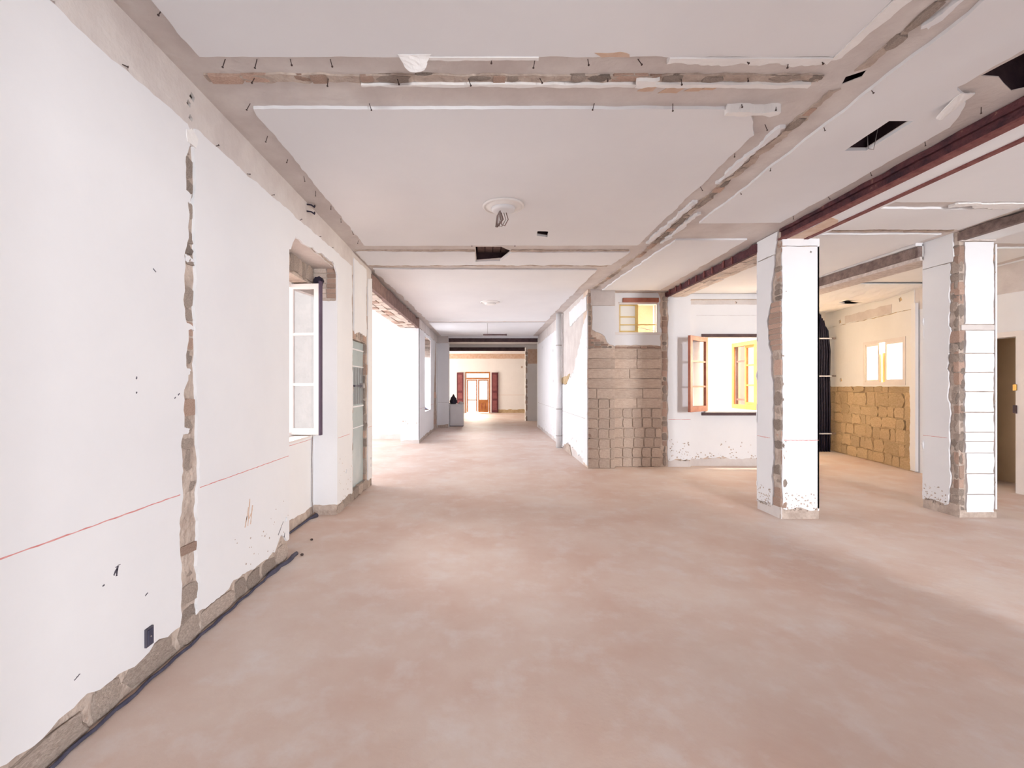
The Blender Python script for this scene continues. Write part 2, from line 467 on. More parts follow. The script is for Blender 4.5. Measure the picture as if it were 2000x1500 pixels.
def cavity(h, hgt=0.22):
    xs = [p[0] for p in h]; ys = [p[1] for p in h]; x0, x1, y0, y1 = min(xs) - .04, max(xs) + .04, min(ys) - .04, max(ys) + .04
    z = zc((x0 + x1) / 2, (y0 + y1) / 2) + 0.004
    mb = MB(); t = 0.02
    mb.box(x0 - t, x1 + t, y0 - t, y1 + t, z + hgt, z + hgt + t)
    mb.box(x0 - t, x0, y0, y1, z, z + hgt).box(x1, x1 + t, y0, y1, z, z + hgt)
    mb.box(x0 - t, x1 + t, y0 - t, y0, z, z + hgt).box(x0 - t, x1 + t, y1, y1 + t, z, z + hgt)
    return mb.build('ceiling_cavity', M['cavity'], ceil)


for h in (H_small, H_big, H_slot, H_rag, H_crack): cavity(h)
cw = M['ceil_white']; T = 0.022
panel('ceiling_sheet', [[(-1.62, -2.9, 0), (1.99, -2.9, .012), (1.985, 2.605, .008), (-1.64, 2.60, .01)]], FC, 0, T, cw, ceil)
panel('ceiling_sheet', [[(-1.58, 3.085, .006), (1.80, 3.085, .004), (1.80, 3.12, 0.01), (2.0, 3.4, .012), (1.975, 5.98, .006), (-1.60, 6.0, .012)], grow(H_small, 1.04)], FC, 0, T, cw, ceil)
panel('ceiling_sheet', [[(-1.80, 6.27, .02), (-0.16, 6.27, 0), (-0.16, 6.74, .01), (0.20, 6.70, .012), (0.36, 6.29, .015), (1.98, 6.27, .012), (1.90, 6.92, .022), (-1.80, 6.93, .01)]], FC, 0, T, cw, ceil)
panel('ceiling_sheet', [[(-1.78, 7.14, .012), (1.75, 7.2, .02), (1.70, 12.95, .01), (-1.66, 13.0, .03)]], lambda u, v, d: Vector((u, v, zc(0, 7.3) - d)), 0, T, cw, ceil)
panel('ceiling_sheet', [[(-1.68, 13.3, .01), (1.72, 13.3, .01), (1.72, 16.95, .01), (-1.68, 16.95, .01)]], FC, 0, T, cw, ceil)
panel('ceiling_sheet', [[(2.46, -2.9, 0), (3.40, -2.9, .012), (3.36, 1.9, .012), (3.03, 2.5, .012), (2.96, 2.86, .012), (3.18, 3.02, .012), (3.36, 3.3, .012), (3.34, 5.17, .006), (2.43, 5.2, .014)], H_slot], FC, 0, T, cw, ceil)
panel('ceiling_sheet', [[(2.40, 5.78, .008), (3.30, 5.76, .012), (3.30, 8.62, .012), (2.20, 8.66, .02)]], FC, 0, T, cw, ceil)
panel('ceiling_sheet', [[(3.97, -2.9, 0), (5.55, -2.9, .012), (5.52, 4.60, .015), (4.0, 4.60, .012)]], FC, 0, T, cw, ceil)
panel('ceiling_sheet', [[(3.97, 4.78, .012), (5.6, 4.78, .012), (5.6, 5.40, .012), (3.97, 5.40, .012)]], FC, 0, T, cw, ceil)
panel('ceiling_sheet', [[(3.93, 5.56, .012), (5.56, 5.56, .012), (5.52, 8.92, .01), (3.93, 8.92, .012)]], FC, 0, T, cw, ceil)
panel('ceiling_sheet', [[(6.1, -2.9, 0), (7.5, -2.9, .01), (7.6, 5.9, .01), (6.1, 5.9, .012)]], FC, 0, T, cw, ceil)
panel('ceiling_sheet', [[(5.95, 6.1, .012), (7.6, 6.1, .01), (7.9, 11.3, .02), (5.95, 11.4, .012)]], FC, 0, T, M['warmwall'], ceil)

# torn seam across the ceiling where a partition stood
st = M['peel']
panel('seam', [[(-1.72, 2.765, .008), (2.06, 2.775, .01), (2.06, 2.83, .012), (-1.72, 2.83, .012)]], FC, 0, 0.012, M['mortar'], ceil)
panel('plaster_lip', [[(-0.78, 2.832, .004), (2.02, 2.83, .006), (2.02, 2.865, .006), (-0.78, 2.85, .004)]], FC, 0, 0.028, M['bright'], ceil)
panel('plaster_lip', [[(1.05, 2.605, 0), (1.985, 2.605, 0), (1.985, 2.655, .012), (1.05, 2.65, .012)]], FC, 0, 0.03, M['bright'], ceil)
panel('plaster_lip', [[(-0.48, 2.60, 0), (0.30, 2.60, 0), (0.30, 2.625, .004), (-0.48, 2.625, .004)]], FC, 0, 0.028, M['bright'], ceil)
panel('plaster_lip', [[(1.985, 2.62, .01), (2.03, 2.6, .01), (2.07, 2.2, .012), (2.05, 0.5, 0), (1.985, 0.5, 0)]], FC, 0, 0.03, M['bright'], ceil)
panel('plaster_lip', [[(1.62, 3.06, .008), (1.98, 3.06, .008), (1.96, 3.10, .01), (1.62, 3.10, .01)]], FC, 0, 0.06, M['bright'], ceil)
panel('plaster_lip', [[(0.92, 2.79, .01), (1.06, 2.78, .01), (1.05, 2.84, .01), (0.93, 2.85, .01)]], FC, 0, 0.035, M['bright'], ceil)
for a, b, c, d in ((0.66, 2.605, 0.82, 2.57), (1.02, 2.87, 1.10, 2.93), (1.16, 2.87, 1.26, 2.95), (1.32, 2.87, 1.40, 2.93), (1.42, 2.87, 1.48, 2.92)):
    panel('stain', [[(a, b, .012), (c, b, .012), (c - .03, d, .012), (a - .05, d, .012)]], FC, 0, 0.0235 if b < 2.63 else 0.003, M['stain'], ceil)
# seam along the ceiling, right of the hall
panel('seam', [[(2.205, -2.9, .02), (2.285, -2.9, .02), (2.275, 2.70, .014), (2.215, 2.74, .02)]], FC, 0, 0.010, M['mortar'], ceil)
panel('seam', [[(2.20, 2.92, .016), (2.26, 2.90, .016), (2.22, 6.2, .016), (2.05, 8.6, .012), (2.00, 8.6, .012), (2.16, 6.2, .016)]], FC, 0, 0.010, M['mortar'], ceil)
for (x, y0, y1, o) in ((2.16, 0.3, 2.2, .05), (2.15, 3.3, 4.2, .04), (2.11, 4.6, 5.9, .05), (2.33, 1.2, 2.4, .04), (2.29, 4.9, 5.9, .04)):
    panel('plaster_lip', [[(x - o / 2, y0, .012), (x + o / 2, y0, .014), (x + o / 2 - .02, y1, .012), (x - o / 2 - .02, y1, .014)]], FC, 0, 0.026, M['ceil_white'], ceil)
# brick ends and lumps standing in the seams
random.seed(77)
u = -1.70
while u < 2.0:
    L = random.uniform(.07, .24)
    if random.random() < .75: piece('brick', random.choice(BRICK if random.random() < .5 else STONE), FC, u, u + L - .01, 2.768 + random.uniform(-.006, .006), 2.826 + random.uniform(-.008, .008), -.02, random.uniform(.010, .022), ceil, .03)
    u += L
v_ = 0.6
while v_ < 8.5:
    L = random.uniform(.08, .26); uc = 2.245 if v_ < 2.8 else (2.23 - .012 * (v_ - 2.9) if v_ < 6.2 else 2.19 - .065 * (v_ - 6.2))
    if random.random() < .7 and not 2.55 < v_ < 2.95: piece('brick', random.choice(BRICK if random.random() < .35 else STONE), FC, uc - random.uniform(.02, .04), uc + random.uniform(.02, .04), v_, v_ + L - .01, -.02, random.uniform(.010, .026), ceil, .08)
    v_ += L
# second pair of cross seams
panel('seam', [[(-1.80, 6.22, .012), (-0.16, 6.22, .008), (-0.16, 6.28, .008), (-1.80, 6.27, .012)]], FC, 0, 0.014, M['mortar'], ceil)
panel('seam', [[(0.34, 6.22, .012), (1.95, 6.22, .012), (1.95, 6.27, .012), (0.34, 6.28, .012)]], FC, 0, 0.014, M['mortar'], ceil)
panel('seam', [[(-1.80, 6.95, .018), (1.86, 6.95, .03), (1.86, 7.02, .02), (-1.80, 7.01, .016)]], FC, 0, 0.016, M['mortar'], ceil)
panel('seam', [[(3.9, 5.45, .015), (5.6, 5.45, .015), (5.6, 5.50, .015), (3.9, 5.50, .015)]], FC, 0, 0.014, M['mortar'], ceil)
panel('plaster_lip', [[(4.8, 4.63, .01), (5.9, 4.63, .01), (5.9, 4.73, .03), (4.8, 4.73, .03)]], FC, 0, 0.03, M['bright'], ceil)
# boards seen in the big opening
for k in range(4):
    x = -0.13 + 0.115 * k
    z = zc(0.1, 6.4) + 0.12
    box('cavity_board', x, x + 0.105, 6.07, 6.76, z, z + 0.02, M['brownbeam'], ceil)

# nails left in the bare strips
nail_me = bpy.data.meshes.new('nail')
_mb = MB().tube([(0, 0, 0.01), (0, 0, -0.045)], 0.0026, 6).tube([(0, 0, -0.045), (0, 0, -0.049)], 0.006, 6)
nail_me.from_pydata(_mb.v, [], _mb.f); nail_me.materials.append(M['nail'])


def nail(place, u, v, ax, sc=1.0):
    o = bpy.data.objects.new('nail', nail_me); link(o, ceil if place is FC else wall_left)
    o.location = place(u, v, 0.0)
    if place is FC:
        o.rotation_euler = (random.uniform(-.6, .1), random.uniform(-0.4, 0.4), 0)
    else:
        o.rotation_euler = (random.uniform(-.5, .5), math.radians(-90) + random.uniform(-.4, .4), 0)
    o.scale = (1, 1, sc)


for px in (440, 502, 567, 645, 960, 1045, 1148, 1246, 1453, 1541, 1602): nail(FC, (px - 950) * 2.65 / 889, 2.65, 0, 1.1)
for px in (503, 645, 777, 914, 1052, 1185, 1326, 1455): nail(FC, (px - 950) * 2.83 / 889, 2.80, 0, 1.2)
for px in (490, 722, 1160, 1313, 1447, 1514): nail(FC, (px - 950) * 3.07 / 889, 3.06, 0, 1.1)
for y in (0.6, 1.2, 1.75, 2.3, 3.45, 3.8, 4.1, 4.4, 4.75, 5.1, 5.5, 5.85): nail(FC, -1.64 + random.uniform(-.02, .02), y, 0)
for y in (2.9, 3.3, 3.9, 4.4): nail(FC, 2.44, y, 0)
for y in (3.1, 3.5, 4.0, 4.5, 5.0): nail(FC, 3.37, y, 0)
for y in (3.3, 3.7, 4.3): nail(FC, 2.02, y, 0)


# hanging flake of torn plaster
def flake(name, cx, cy, sx, sy, drop, label):
    n = 7; vs = []; fs = []
    for i in range(n):
        for j in range(n):
            a, b = i / (n - 1), j / (n - 1)
            x = cx + (a - .5) * sx * (1 - .45 * b); y = cy + b * sy * 0.6
            z = zc(cx, cy) - T - 0.001 - drop * b ** 1.4 - 0.015 * math.sin(a * 3.1) * b - 0.006 * random.random()
            vs.append((x + random.uniform(-.004, .004), y, z))
    for i in range(n - 1):
        for j in range(n - 1): fs.append((i * n + j, i * n + j + 1, (i + 1) * n + j + 1, (i + 1) * n + j))
    o = mesh(name, vs, fs, M['bright'], None)
    so = o.modifiers.new('s', 'SOLIDIFY'); so.thickness = 0.010; so.offset = 1
    return tag(o, label, 'plaster')


flake('plaster_flake', -0.41, 2.58, 0.19, 0.10, 0.045, 'white flake of plaster hanging loose from the edge of the ceiling sheet')
flake('peeled_plaster', 3.09, 2.92, 0.10, 0.30, 0.05, 'curled strip of plaster peeling beside the ragged ceiling hole')

# ------------------------------------------------------------------ left wall
wl = MB()
ZT = 3.56
wl.box(-2.55, XL - .02, -2.9, 2.78, -0.1, ZT).box(-2.55, XL - .02, 2.78, 2.89, -0.1, 3.22).box(-2.55, XL - .02, 2.78, 2.89, 3.45, ZT).box(-2.55, -2.10, 2.78, 2.89, 3.22, 3.45).box(-2.55, XL - .02, 2.89, 4.226, -0.1, ZT)                 # near length
wl.box(-2.55, -2.13, 4.226, 5.60, -0.1, 0.98)                   # parapet under window
wl.box(-2.55, -2.13, 4.226, 5.60, 2.82, ZT)
wl.box(-2.13, XL - .02, 4.226, 5.60, 3.04, ZT)                  # over the niche
wl.box(-2.55, -2.13, 4.226, 4.30, 0.98, 2.82).box(-2.55, -2.13, 5.52, 5.60, 0.98, 2.82)
wl.box(-2.55, XL - .02, 5.60, 6.29, -0.1, ZT)
wl.box(-2.55, XL - .12, 6.29, 6.98, -0.1, 2.24).box(-2.55, XL - .02, 6.29, 6.98, 2.24, ZT)
wl.box(-2.55, XL - .02, 6.98, 7.30, -0.1, ZT)
wall_left = struct(wl.build('wall_left', M['mortar']), 'white plastered wall with torn vertical seam and red level line')
LW = FX(XL - .02, 1)
bm_ = M['plaster']
# bare cornice band above
panel('cornice_band', [[(-2.9, 3.12, 0), (7.3, 3.12, 0), (7.3, 3.50, 0), (-2.9, 3.50, 0)], pit(2.85, 3.405, .028), pit(2.818, 3.345, .022), pit(2.835, 3.265, .020)], LW, -0.01, 0.008, M['scar'], wall_left)
panel('plaster_sheet', [[(-2.9, 0.155, .03), (2.72, 0.155, .02), (2.735, 1.05, .024), (2.775, 1.6, .026), (2.79, 3.20, .014), (-2.9, 3.19, 0)]], LW, 0, .02, bm_, wall_left, 0.03)
panel('plaster_sheet', [[(2.875, 0.15, .03), (3.9, 0.17, .03), (4.10, 0.24, .03), (4.226, 0.17, 0), (4.226, 2.86, .02), (4.36, 3.03, .02), (5.50, 3.06, .012), (5.60, 2.95, 0), (5.60, 0.13, .02),
       (6.22, 0.13, .016), (6.235, 1.7, .02), (6.20, 3.22, .012), (2.86, 3.21, .012), (2.865, 1.7, .01), (2.905, 0.98, .02)], pit(5.95, .47, .03), pit(4.16, .37, .022)], LW, 0, .02, bm_, wall_left, 0.03)
panel('plaster_sheet', [[(6.31, 2.36, .05), (6.95, 2.36, .015), (6.95, 3.36, .012), (6.30, 3.36, .014)]], LW, 0, .02, bm_, wall_left)
panel('plaster_sheet', [[(7.04, 0.13, .02), (7.30, 0.13, 0), (7.30, 3.30, .012), (7.05, 3.25, .014)], pit(7.2, .44, .022), pit(7.22, .33, .028), pit(7.2, .62, .014)], LW, 0, .02, bm_, wall_left)
# white remnants bridging the seam
for z0, z1, a, b in ((2.72, 2.80, 2.77, 2.83), (2.36, 2.40, 2.78, 2.86), (1.93, 1.97, 2.77, 2.865), (1.66, 1.70, 2.77, 2.82), (1.30, 1.34, 2.76, 2.81)):
    panel('plaster_remnant', [[(a, z0, .014), (b, z0 + .01, .014), (b + .01, z1 - .01, .014), (a, z1, .014)]], LW, -0.005, .015, M['plaster'], wall_left, .012)
panel('plaster_remnant', [[(2.785, 3.09, .008), (2.865, 3.09, .008), (2.885, 3.16, .006), (2.82, 3.19, .006), (2.775, 3.16, .006)]], LW, 0, .024, M['bright'], wall_left)
rubble(wall_left, LW, lambda z: 2.815 + 0.02 * (z < 1.0), lambda z: 0.10 if z > 1.0 else 0.17, 0.12, 3.15, (0.05, 0.15), 0.010, 0.14, 5)
rubble(wall_left, LW, 6.262, 0.05, 0.1, 3.35, (0.10, 0.24), 0.010, 0.3, 6)
rubble(wall_left, LW, 6.998, 0.06, 0.1, 3.3, (0.10, 0.24), 0.010, 0.45, 8)
rubble(wall_left, lambda u, v, d: LW(v, u, d), 2.30, 0.12, 6.30, 6.96, (0.08, 0.15), 0.02, 0.6, 9)
# exposed strip where the skirting was: single stones
z_sk = lambda u, v, d: LW(u, v, d)
y = 0.9
random.seed(21)
while y < 4.2:
    L = random.uniform(0.12, 0.42)
    piece('stone', random.choice(STONE), LW, y, min(4.22, y + L - .008), 0.0, random.uniform(0.12, 0.175), -0.05, 0.014 + random.uniform(-.008, .006), wall_left)
    y += L
y = 5.62
while y < 7.28:
    L = random.uniform(0.15, 0.35); piece('stone', random.choice(STONE), LW, y, min(7.3, y + L), 0.0, random.uniform(0.10, 0.16), -0.05, 0.014, wall_left); y += L
# red level line
PW = FX(XL, 1)
strip_on('chalk_line', PW, 0.8, LINEZ, 2.72, LINEZ, 0.0065, M['chalk'], wall_left, n=60)
strip_on('chalk_line', PW, 2.91, LINEZ, 4.21, LINEZ, 0.0065, M['chalk'], wall_left, n=50)
strip_on('chalk_line', PW, 5.62, LINEZ, 6.10, LINEZ, 0.0065, M['chalk'], wall_left)
strip_on('chalk_line', PW, 7.05, LINEZ, 7.28, LINEZ, 0.0065, M['chalk'], wall_left)
for k in range(5):
    a = 3.45 + 0.02 * k
    strip_on('scuff_mark', PW, a, 0.52 + .05 * (k % 2), a + .03, 0.60 + .06 * (k % 3), 0.012, M['stain'], wall_left, n=8)
for (y0, z0, y1, z1, wd) in ((2.235, 0.665, 2.262, 0.70, .012), (2.25, 0.655, 2.258, 0.69, .01), (2.245, 0.70, 2.275, 0.705, .005), (2.17, .64, 2.18, .645, .008), (4.0, .28, 4.1, .37, .008), (4.12, .22, 4.13, .26, .01),
                             (2.50, 2.24, 2.52, 2.225, .006), (2.38, 1.63, 2.382, 1.645, .008), (2.38, 1.555, 2.382, 1.565, .008), (2.70, 1.54, 2.715, 1.55, .008), (2.67, 1.52, 2.68, 1.53, .007), (2.44, .47, 2.46, .478, .006), (2.02, .29, 2.05, .30, .005)):
    strip_on('scuff_mark', PW, y0, z0, y1, z1, wd, M['darkgrey'], wall_left, n=6)
chips(wall_left, PW, 3.3, 4.2, 0.18, 0.62, 26, .003, .010, M['mortar'], 3, skew=1.6)
chips(wall_left, PW, 5.65, 6.2, 0.14, 0.7, 26, .003, .012, M['mortar'], 4, skew=1.6)
for y in (1.2, 1.9, 2.3, 3.1, 3.5, 3.9, 4.5, 5.0, 5.4): nail(LW, y, 3.225, 0, 0.7)
# niche lining
panel('niche_plaster', [[(4.226, 0.14, .02), (5.60, 0.12, 0), (5.60, 0.98, 0), (4.226, 0.98, 0)]], FX(-2.13, 1), 0, .012, bm_, wall_left)
strip_on('chalk_line', FX(-2.118, 1), 4.25, LINEZ, 5.5, LINEZ, 0.006, M['chalk'], wall_left)
RV = FY(5.60)
panel('reveal_plaster', [[(-2.55, 0.13, .015), (XL, 0.13, 0), (XL, 2.64, .02), (-2.55, 2.66, 0)]], RV, 0, .012, bm_, wall_left)
for k in range(6):
    z = 2.665 + .062 * k
    for (a, b) in ((-2.12, -1.97), (-1.96, -1.855)):
        piece('brick', random.choice(BRICK if b > -1.9 else PBRICK), RV, a, b, z + .004, z + .056, -.02, .012 + random.uniform(-.006, .006), wall_left)
panel('niche_soffit', [[(4.226, -2.13, 0), (5.6, -2.13, 0), (5.6, XL - .02, .02), (4.226, XL - .02, .02)]], lambda u, v, d: Vector((v, u, 3.04 - d)), 0, .012, M['scar'], wall_left)
y = 4.23
random.seed(5)
while y < 5.58:
    L = random.uniform(.1, .22); piece('stone', random.choice(STONE), FX(-2.13, 1), y, min(5.6, y + L - .01), 2.84, 3.03, -.02, random.uniform(.005, .035), wall_left); y += L

# ---- window in the niche: frame fixed in the opening, one sash standing open into the room
wn = struct(MB().box(-2.40, -2.32, 4.30, 4.36, 0.98, 2.82).box(-2.40, -2.32, 5.46, 5.52, 0.98, 2.82).box(-2.40, -2.32, 4.36, 5.46, 0.98, 1.04).box(-2.40, -2.32, 4.36, 5.46, 2.76, 2.82).build('window_1', M['white_wood']), 'white window frame in the niche of the left wall with one sash open')
box('window_sill', -2.36, -2.10, 4.26, 5.585, 0.975, 0.995, M['white_wood'], wn)


def sash(parent, hinge, ang, wid, z0, z1, bars, m, thick=0.045, stile=0.065, gm=None, edge=None, top=None):
    """glazed leaf hinged at a vertical axis; ang = direction of the leaf in plan"""
    c, s = math.cos(ang), math.sin(ang)
    P = lambda u, d, z: (hinge[0] + c * u - s * d, hinge[1] + s * u + c * d, z)

    def bar(name, u0, u1, z0_, z1_, mm, t=thick, par=None):
        h = t / 2
        return MB().hexa([P(u0, -h, z0_), P(u1, -h, z0_), P(u1, h, z0_), P(u0, h, z0_), P(u0, -h, z1_), P(u1, -h, z1_), P(u1, h, z1_), P(u0, h, z1_)]).build(name, mm, par or parent)
    lf = bar('sash', 0, stile, z0, z1, m)
    bar('stile', wid - stile, wid, z0, z1, m, par=lf)
    bar('rail', stile, wid - stile, z0, z0 + stile * 1.25, m, par=lf); bar('rail', stile, wid - stile, z1 - stile, z1, m, par=lf)
    for k in range(1, bars):
        zz = z0 + (z1 - z0) * k / bars
        bar('glazing_bar', stile, wid - stile, zz - .016, zz + .016, m, thick * .8, lf)
    for k in range(bars):
        a = z0 + (z1 - z0) * k / bars; b = z0 + (z1 - z0) * (k + 1) / bars
        bar('pane', stile - .004, wid - stile + .004, max(a, z0 + stile), min(b, z1 - stile) , gm or M['glass'], .004, lf)
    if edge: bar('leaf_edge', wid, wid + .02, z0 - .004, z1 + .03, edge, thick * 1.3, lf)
    return lf


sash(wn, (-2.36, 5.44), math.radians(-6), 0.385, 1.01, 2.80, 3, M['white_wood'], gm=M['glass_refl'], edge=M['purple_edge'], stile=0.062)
box('closed_sash', -2.38, -2.35, 4.36, 4.90, 1.04, 1.10, M['white_wood'], wn)
# tar-black rag of an old hinge block above the sash
tag(panel('black_bag_scrap', [[(-2.08, 2.83, .012), (-1.99, 2.80, .012), (-1.97, 2.86, .012), (-2.01, 2.91, .012), (-2.06, 2.90, .012)]], FY(5.50), -.03, .03, M['black']), 'black crumpled scrap stuck above the open white sash', 'scrap')

# ---- old door of pale blue paint left in the wall
d1 = struct(MB().box(XL - .12, XL - .06, 6.295, 6.975, 0.05, 2.23).build('door_1', M['blue_paint']), 'pale blue painted door walled into the left wall')
for (z0, z1) in ((2.10, 2.12), (1.28, 1.30), (0.98, 0.992), (1.86, 1.875)):
    box('rail_moulding', XL - .065, XL - .05, 6.30, 6.97, z0, z1, M['pipe'], d1)
for k in range(5):
    y = 6.34 + .13 * k
    box('door_pane', XL - .062, XL - .057, y, y + .105, 1.32, 1.85, M['glass_refl'], d1)
box('bolt', XL - .06, XL - .03, 6.46, 6.92, 1.575, 1.60, M['darkgrey'], d1)
box('bolt_keeper', XL - .06, XL - .015, 6.82, 6.92, 1.555, 1.625, M['wire'], d1)

# ---- cable stubs on the cornice band, socket, cables
def stub(y, z, label):
    t = thing('cable_stub', (XL, y, z), label, 'cable', 'cut cable ends on the left wall')
    for k in (-1, 1):
        zz = z + .035 * k
        MB().tube([(XL - .02, y - .03, zz), (XL + .03, y - .025, zz - .005), (XL + .055, y, zz - .02), (XL + .05, y + .02, zz + .0), (XL + .045, y + .03, zz + .01)], .008, 8).build('cable_end', M['black'], t, True)


stub(4.70, 3.42, 'pair of cut black cable ends curling out of the cornice band')
so = thing('wall_socket', (XL, 2.52, .1), 'dark grey rectangular socket plate low on the white left wall', 'socket')
box('plate', XL - .004, XL + .012, 2.435, 2.49, 0.19, 0.29, M['darkgrey'], so, .003)
box('cover', XL + .010, XL + .016, 2.443, 2.482, 0.20, 0.28, M['cable'], so, .002)
MB().tube([(XL + .015, 2.462, .242), (XL + .019, 2.462, .242)], .004, 8).build('screw', M['wire'], so)
pts = []
random.seed(3)
for i in range(60):
    y = 0.7 + 3.6 * i / 59
    pts.append((XL + .018 + .006 * math.sin(i * 1.7) + (0.02 if i > 54 else 0), y, .010 + .002 * math.sin(i * .9)))
tag(MB().tube(pts, [.009 + .003 * (i % 13 == 0) + .010 * (i > 50) for i in range(60)], 8).build('floor_cable', M['cable'], None, True), 'dark blue-grey cable lying along the foot of the left wall', 'cable')
tag(MB().tube([(-2.10, 5.50, 1.0), (-2.112, 5.51, .7), (-2.105, 5.50, .45), (-2.11, 5.51, .2), (-2.09, 5.50, .05)], .006, 6).build('hanging_cable', M['wire'], None, True), 'thin grey cable running down the niche corner under the window', 'cable')
tag(MB().tube([(-2.11, 4.30, .012), (-2.11, 4.9, .012), (-2.10, 5.40, .014), (-2.06, 5.52, .02)], [.008, .009, .012, .03], 8).build('niche_cable', M['cable'], None, True), 'dark cable lying on the floor inside the window niche', 'cable')


def pebble(x, y, r, label):
    bm = bmesh.new(); bmesh.ops.create_icosphere(bm, subdivisions=2, radius=r)
    for v in bm.verts: v.co = Vector((v.co.x * random.uniform(.8, 1.2), v.co.y * random.uniform(.8, 1.1), v.co.z * .7 + r * .62))
    me = bpy.data.meshes.new('pebble'); bm.to_mesh(me); bm.free(); me.materials.append(M['nail'])
    o = bpy.data.objects.new('pebble', me); COL.objects.link(o); o.location = (x, y, 0); return tag(o, label, 'rubble')


pebble(-1.80, 4.69, .014, 'small dark pebble on the floor in front of the window niche')
pebble(-1.73, 4.27, .016, 'small brown crumb on the floor at the end of the dark cable')

# ------------------------------------------------------------------ wide opening in the left wall, its lintel, the far pier
YF = 12.42
bm_ = M['plaster']
lint = thing('opening_lintel', (XL, 9.8, 3.12), 'brown iron lintel with a whitewashed brick underside over the wide left opening', 'lintel')
random.seed(12)
n = 26
top = [zc(-1.8, 8) - .02 + random.uniform(-.05, .01) for _ in range(n + 1)]
vs = []; fs = []
for i in range(n + 1):
    y = 7.28 + (YF + .02 - 7.28) * i / n
    vs += [(XL, y, 3.15), (XL - .09, y, 3.15), (XL - .09, y, top[i]), (XL, y, top[i] - .02)]
for i in range(n):
    for k in range(4): fs.append((4 * i + k, 4 * i + (k + 1) % 4, 4 * i + 4 + (k + 1) % 4, 4 * i + 4 + k))
fs += [(0, 1, 2, 3), (4 * n, 4 * n + 1, 4 * n + 2, 4 * n + 3)]
mesh('beam', vs, fs, M['brownbeam'], lint)
box('core', -2.34, XL - .08, 7.28, YF, 3.19, 3.46, M['mortar'], lint)
sof = lambda u, v, d: Vector((v, u, 3.17 - d))
yy = 7.30; r = 0
while yy < YF - .1:
    L = 0.25
    for (a, b, jj) in ((-2.33, -2.19, 0), (-2.18, -2.04, .12), (-2.03, -1.89, 0)):
        y0 = yy + jj
        if y0 + L < YF: piece('brick', random.choice(PBRICK if random.random() < .72 else BRICK), sof, y0 + .008, y0 + L - .008, a, b, -.03, .022 + random.uniform(-.010, .010), lint)
    yy += L
# the far pier and wall with a second niche
wf = MB()
NY0, NY1 = 13.56, 15.0
wf.box(-2.34, XL - .015, YF + .015, NY0, -.1, 3.48).box(-2.34, XL - .015, NY1, 17.1, -.1, 3.48)
wf.box(-2.34, XL - .015, NY0, NY1, -.1, .78).box(-2.34, XL - .015, NY0, NY1, 3.10, 3.48)
wall_lf = struct(wf.build('wall_left_far', M['mortar']), 'white far length of the left wall with a tall niche')
LF = FX(XL - .015, 1)
panel('plaster_sheet', [[(YF, .10, .03), (15.75, .12, .03), (15.85, 1.3, .05), (16.42, 3.16, .02), (YF, 3.16, 0)], [(NY0, .80, .01), (NY1, .80, 0), (NY1, 3.05, .03), (NY0, 3.08, 0)]], LF, 0, .015, bm_, wall_lf)
panel('plaster_sheet', [[(16.9, .10, .03), (17.1, .1, 0), (17.1, 3.16, .02), (16.62, 3.16, .03), (16.7, 1.3, .05)]], LF, 0, .015, bm_, wall_lf)
panel('cornice_band', [[(YF, 3.17, 0.01), (17.1, 3.17, 0), (17.1, 3.43, 0), (YF, 3.43, 0)]], LF, 0, .012, M['scar'], wall_lf)
rubble(wall_lf, LF, 16.33, 1.0, .05, 1.35, (.14, .22), .005, .3, 31)
panel('plaster_sheet', [[(-2.34, .08, .02), (XL, .10, 0), (XL, 3.16, 0), (-2.34, 3.16, 0)]], FY(YF + .015), 0, .015, bm_, wall_lf)
panel('skirting_scar', [[(-2.34, 0, 0), (XL, 0, 0), (XL, .12, .015), (-2.34, .09, .015)]], FY(YF + .015), 0, .008, M['scar'], wall_lf)
chips(wall_lf, FY(YF), -2.3, -1.86, .4, .62, 4, .015, .03, M['mortar'], 8)
box('niche_head', -2.36, -2.30, NY0, NY1, 2.5, 3.1, M['plaster'], wall_lf)
w6 = struct(MB().box(-2.34, -2.27, NY0, NY0 + .08, .78, 2.5).box(-2.34, -2.27, NY1 - .08, NY1, .78, 2.5).box(-2.34, -2.27, NY0 + .08, NY1 - .08, 2.42, 2.5).box(-2.34, -2.27, NY0 + .08, NY1 - .08, .78, .86).box(-2.34, -2.27, (NY0 + NY1) / 2 - .04, (NY0 + NY1) / 2 + .04, .86, 2.42).build('window_6', M['white_wood']), 'white window in the far niche of the left wall')
box('pane', -2.31, -2.305, NY0 + .08, (NY0 + NY1) / 2 - .04, .86, 2.42, M['glass'], w6); box('pane', -2.31, -2.305, (NY0 + NY1) / 2 + .04, NY1 - .08, .86, 2.42, M['glass'], w6)
for k in range(5):
    for j in range(3):
        z = 2.55 + .10 * k
        piece('brick', random.choice(STONE), FX(-2.30, 1), NY0 + .48 * j, NY0 + .48 * j + .46, z, z + .09, -.02, .03, wall_lf)
panel('niche_reveal', [[(-2.30, .80, 0), (XL - .015, .80, 0), (XL - .015, 2.5, .02), (-2.30, 2.5, 0)]], FY(NY1), 0, .012, bm_, wall_lf)
for k in range(5):
    z = 2.52 + .11 * k
    piece('brick', random.choice(STONE), FY(NY1), -2.30, -1.86, z, z + .10, -.02, .02, wall_lf)
tag(panel('cable_scrap', [[(-2.22, .80, .02), (-1.90, .80, .01), (-2.0, .86, .03), (-2.1, .95, .03), (-2.2, .9, .02)]], FY(14.9), -.05, .05, M['cable']), 'dark crumpled scrap left on the sill of the far niche', 'scrap')
strip_on('chalk_line', FX(XL, 1), YF + .1, LINEZ, 16.1, LINEZ, .006, M['chalk'], wall_lf)

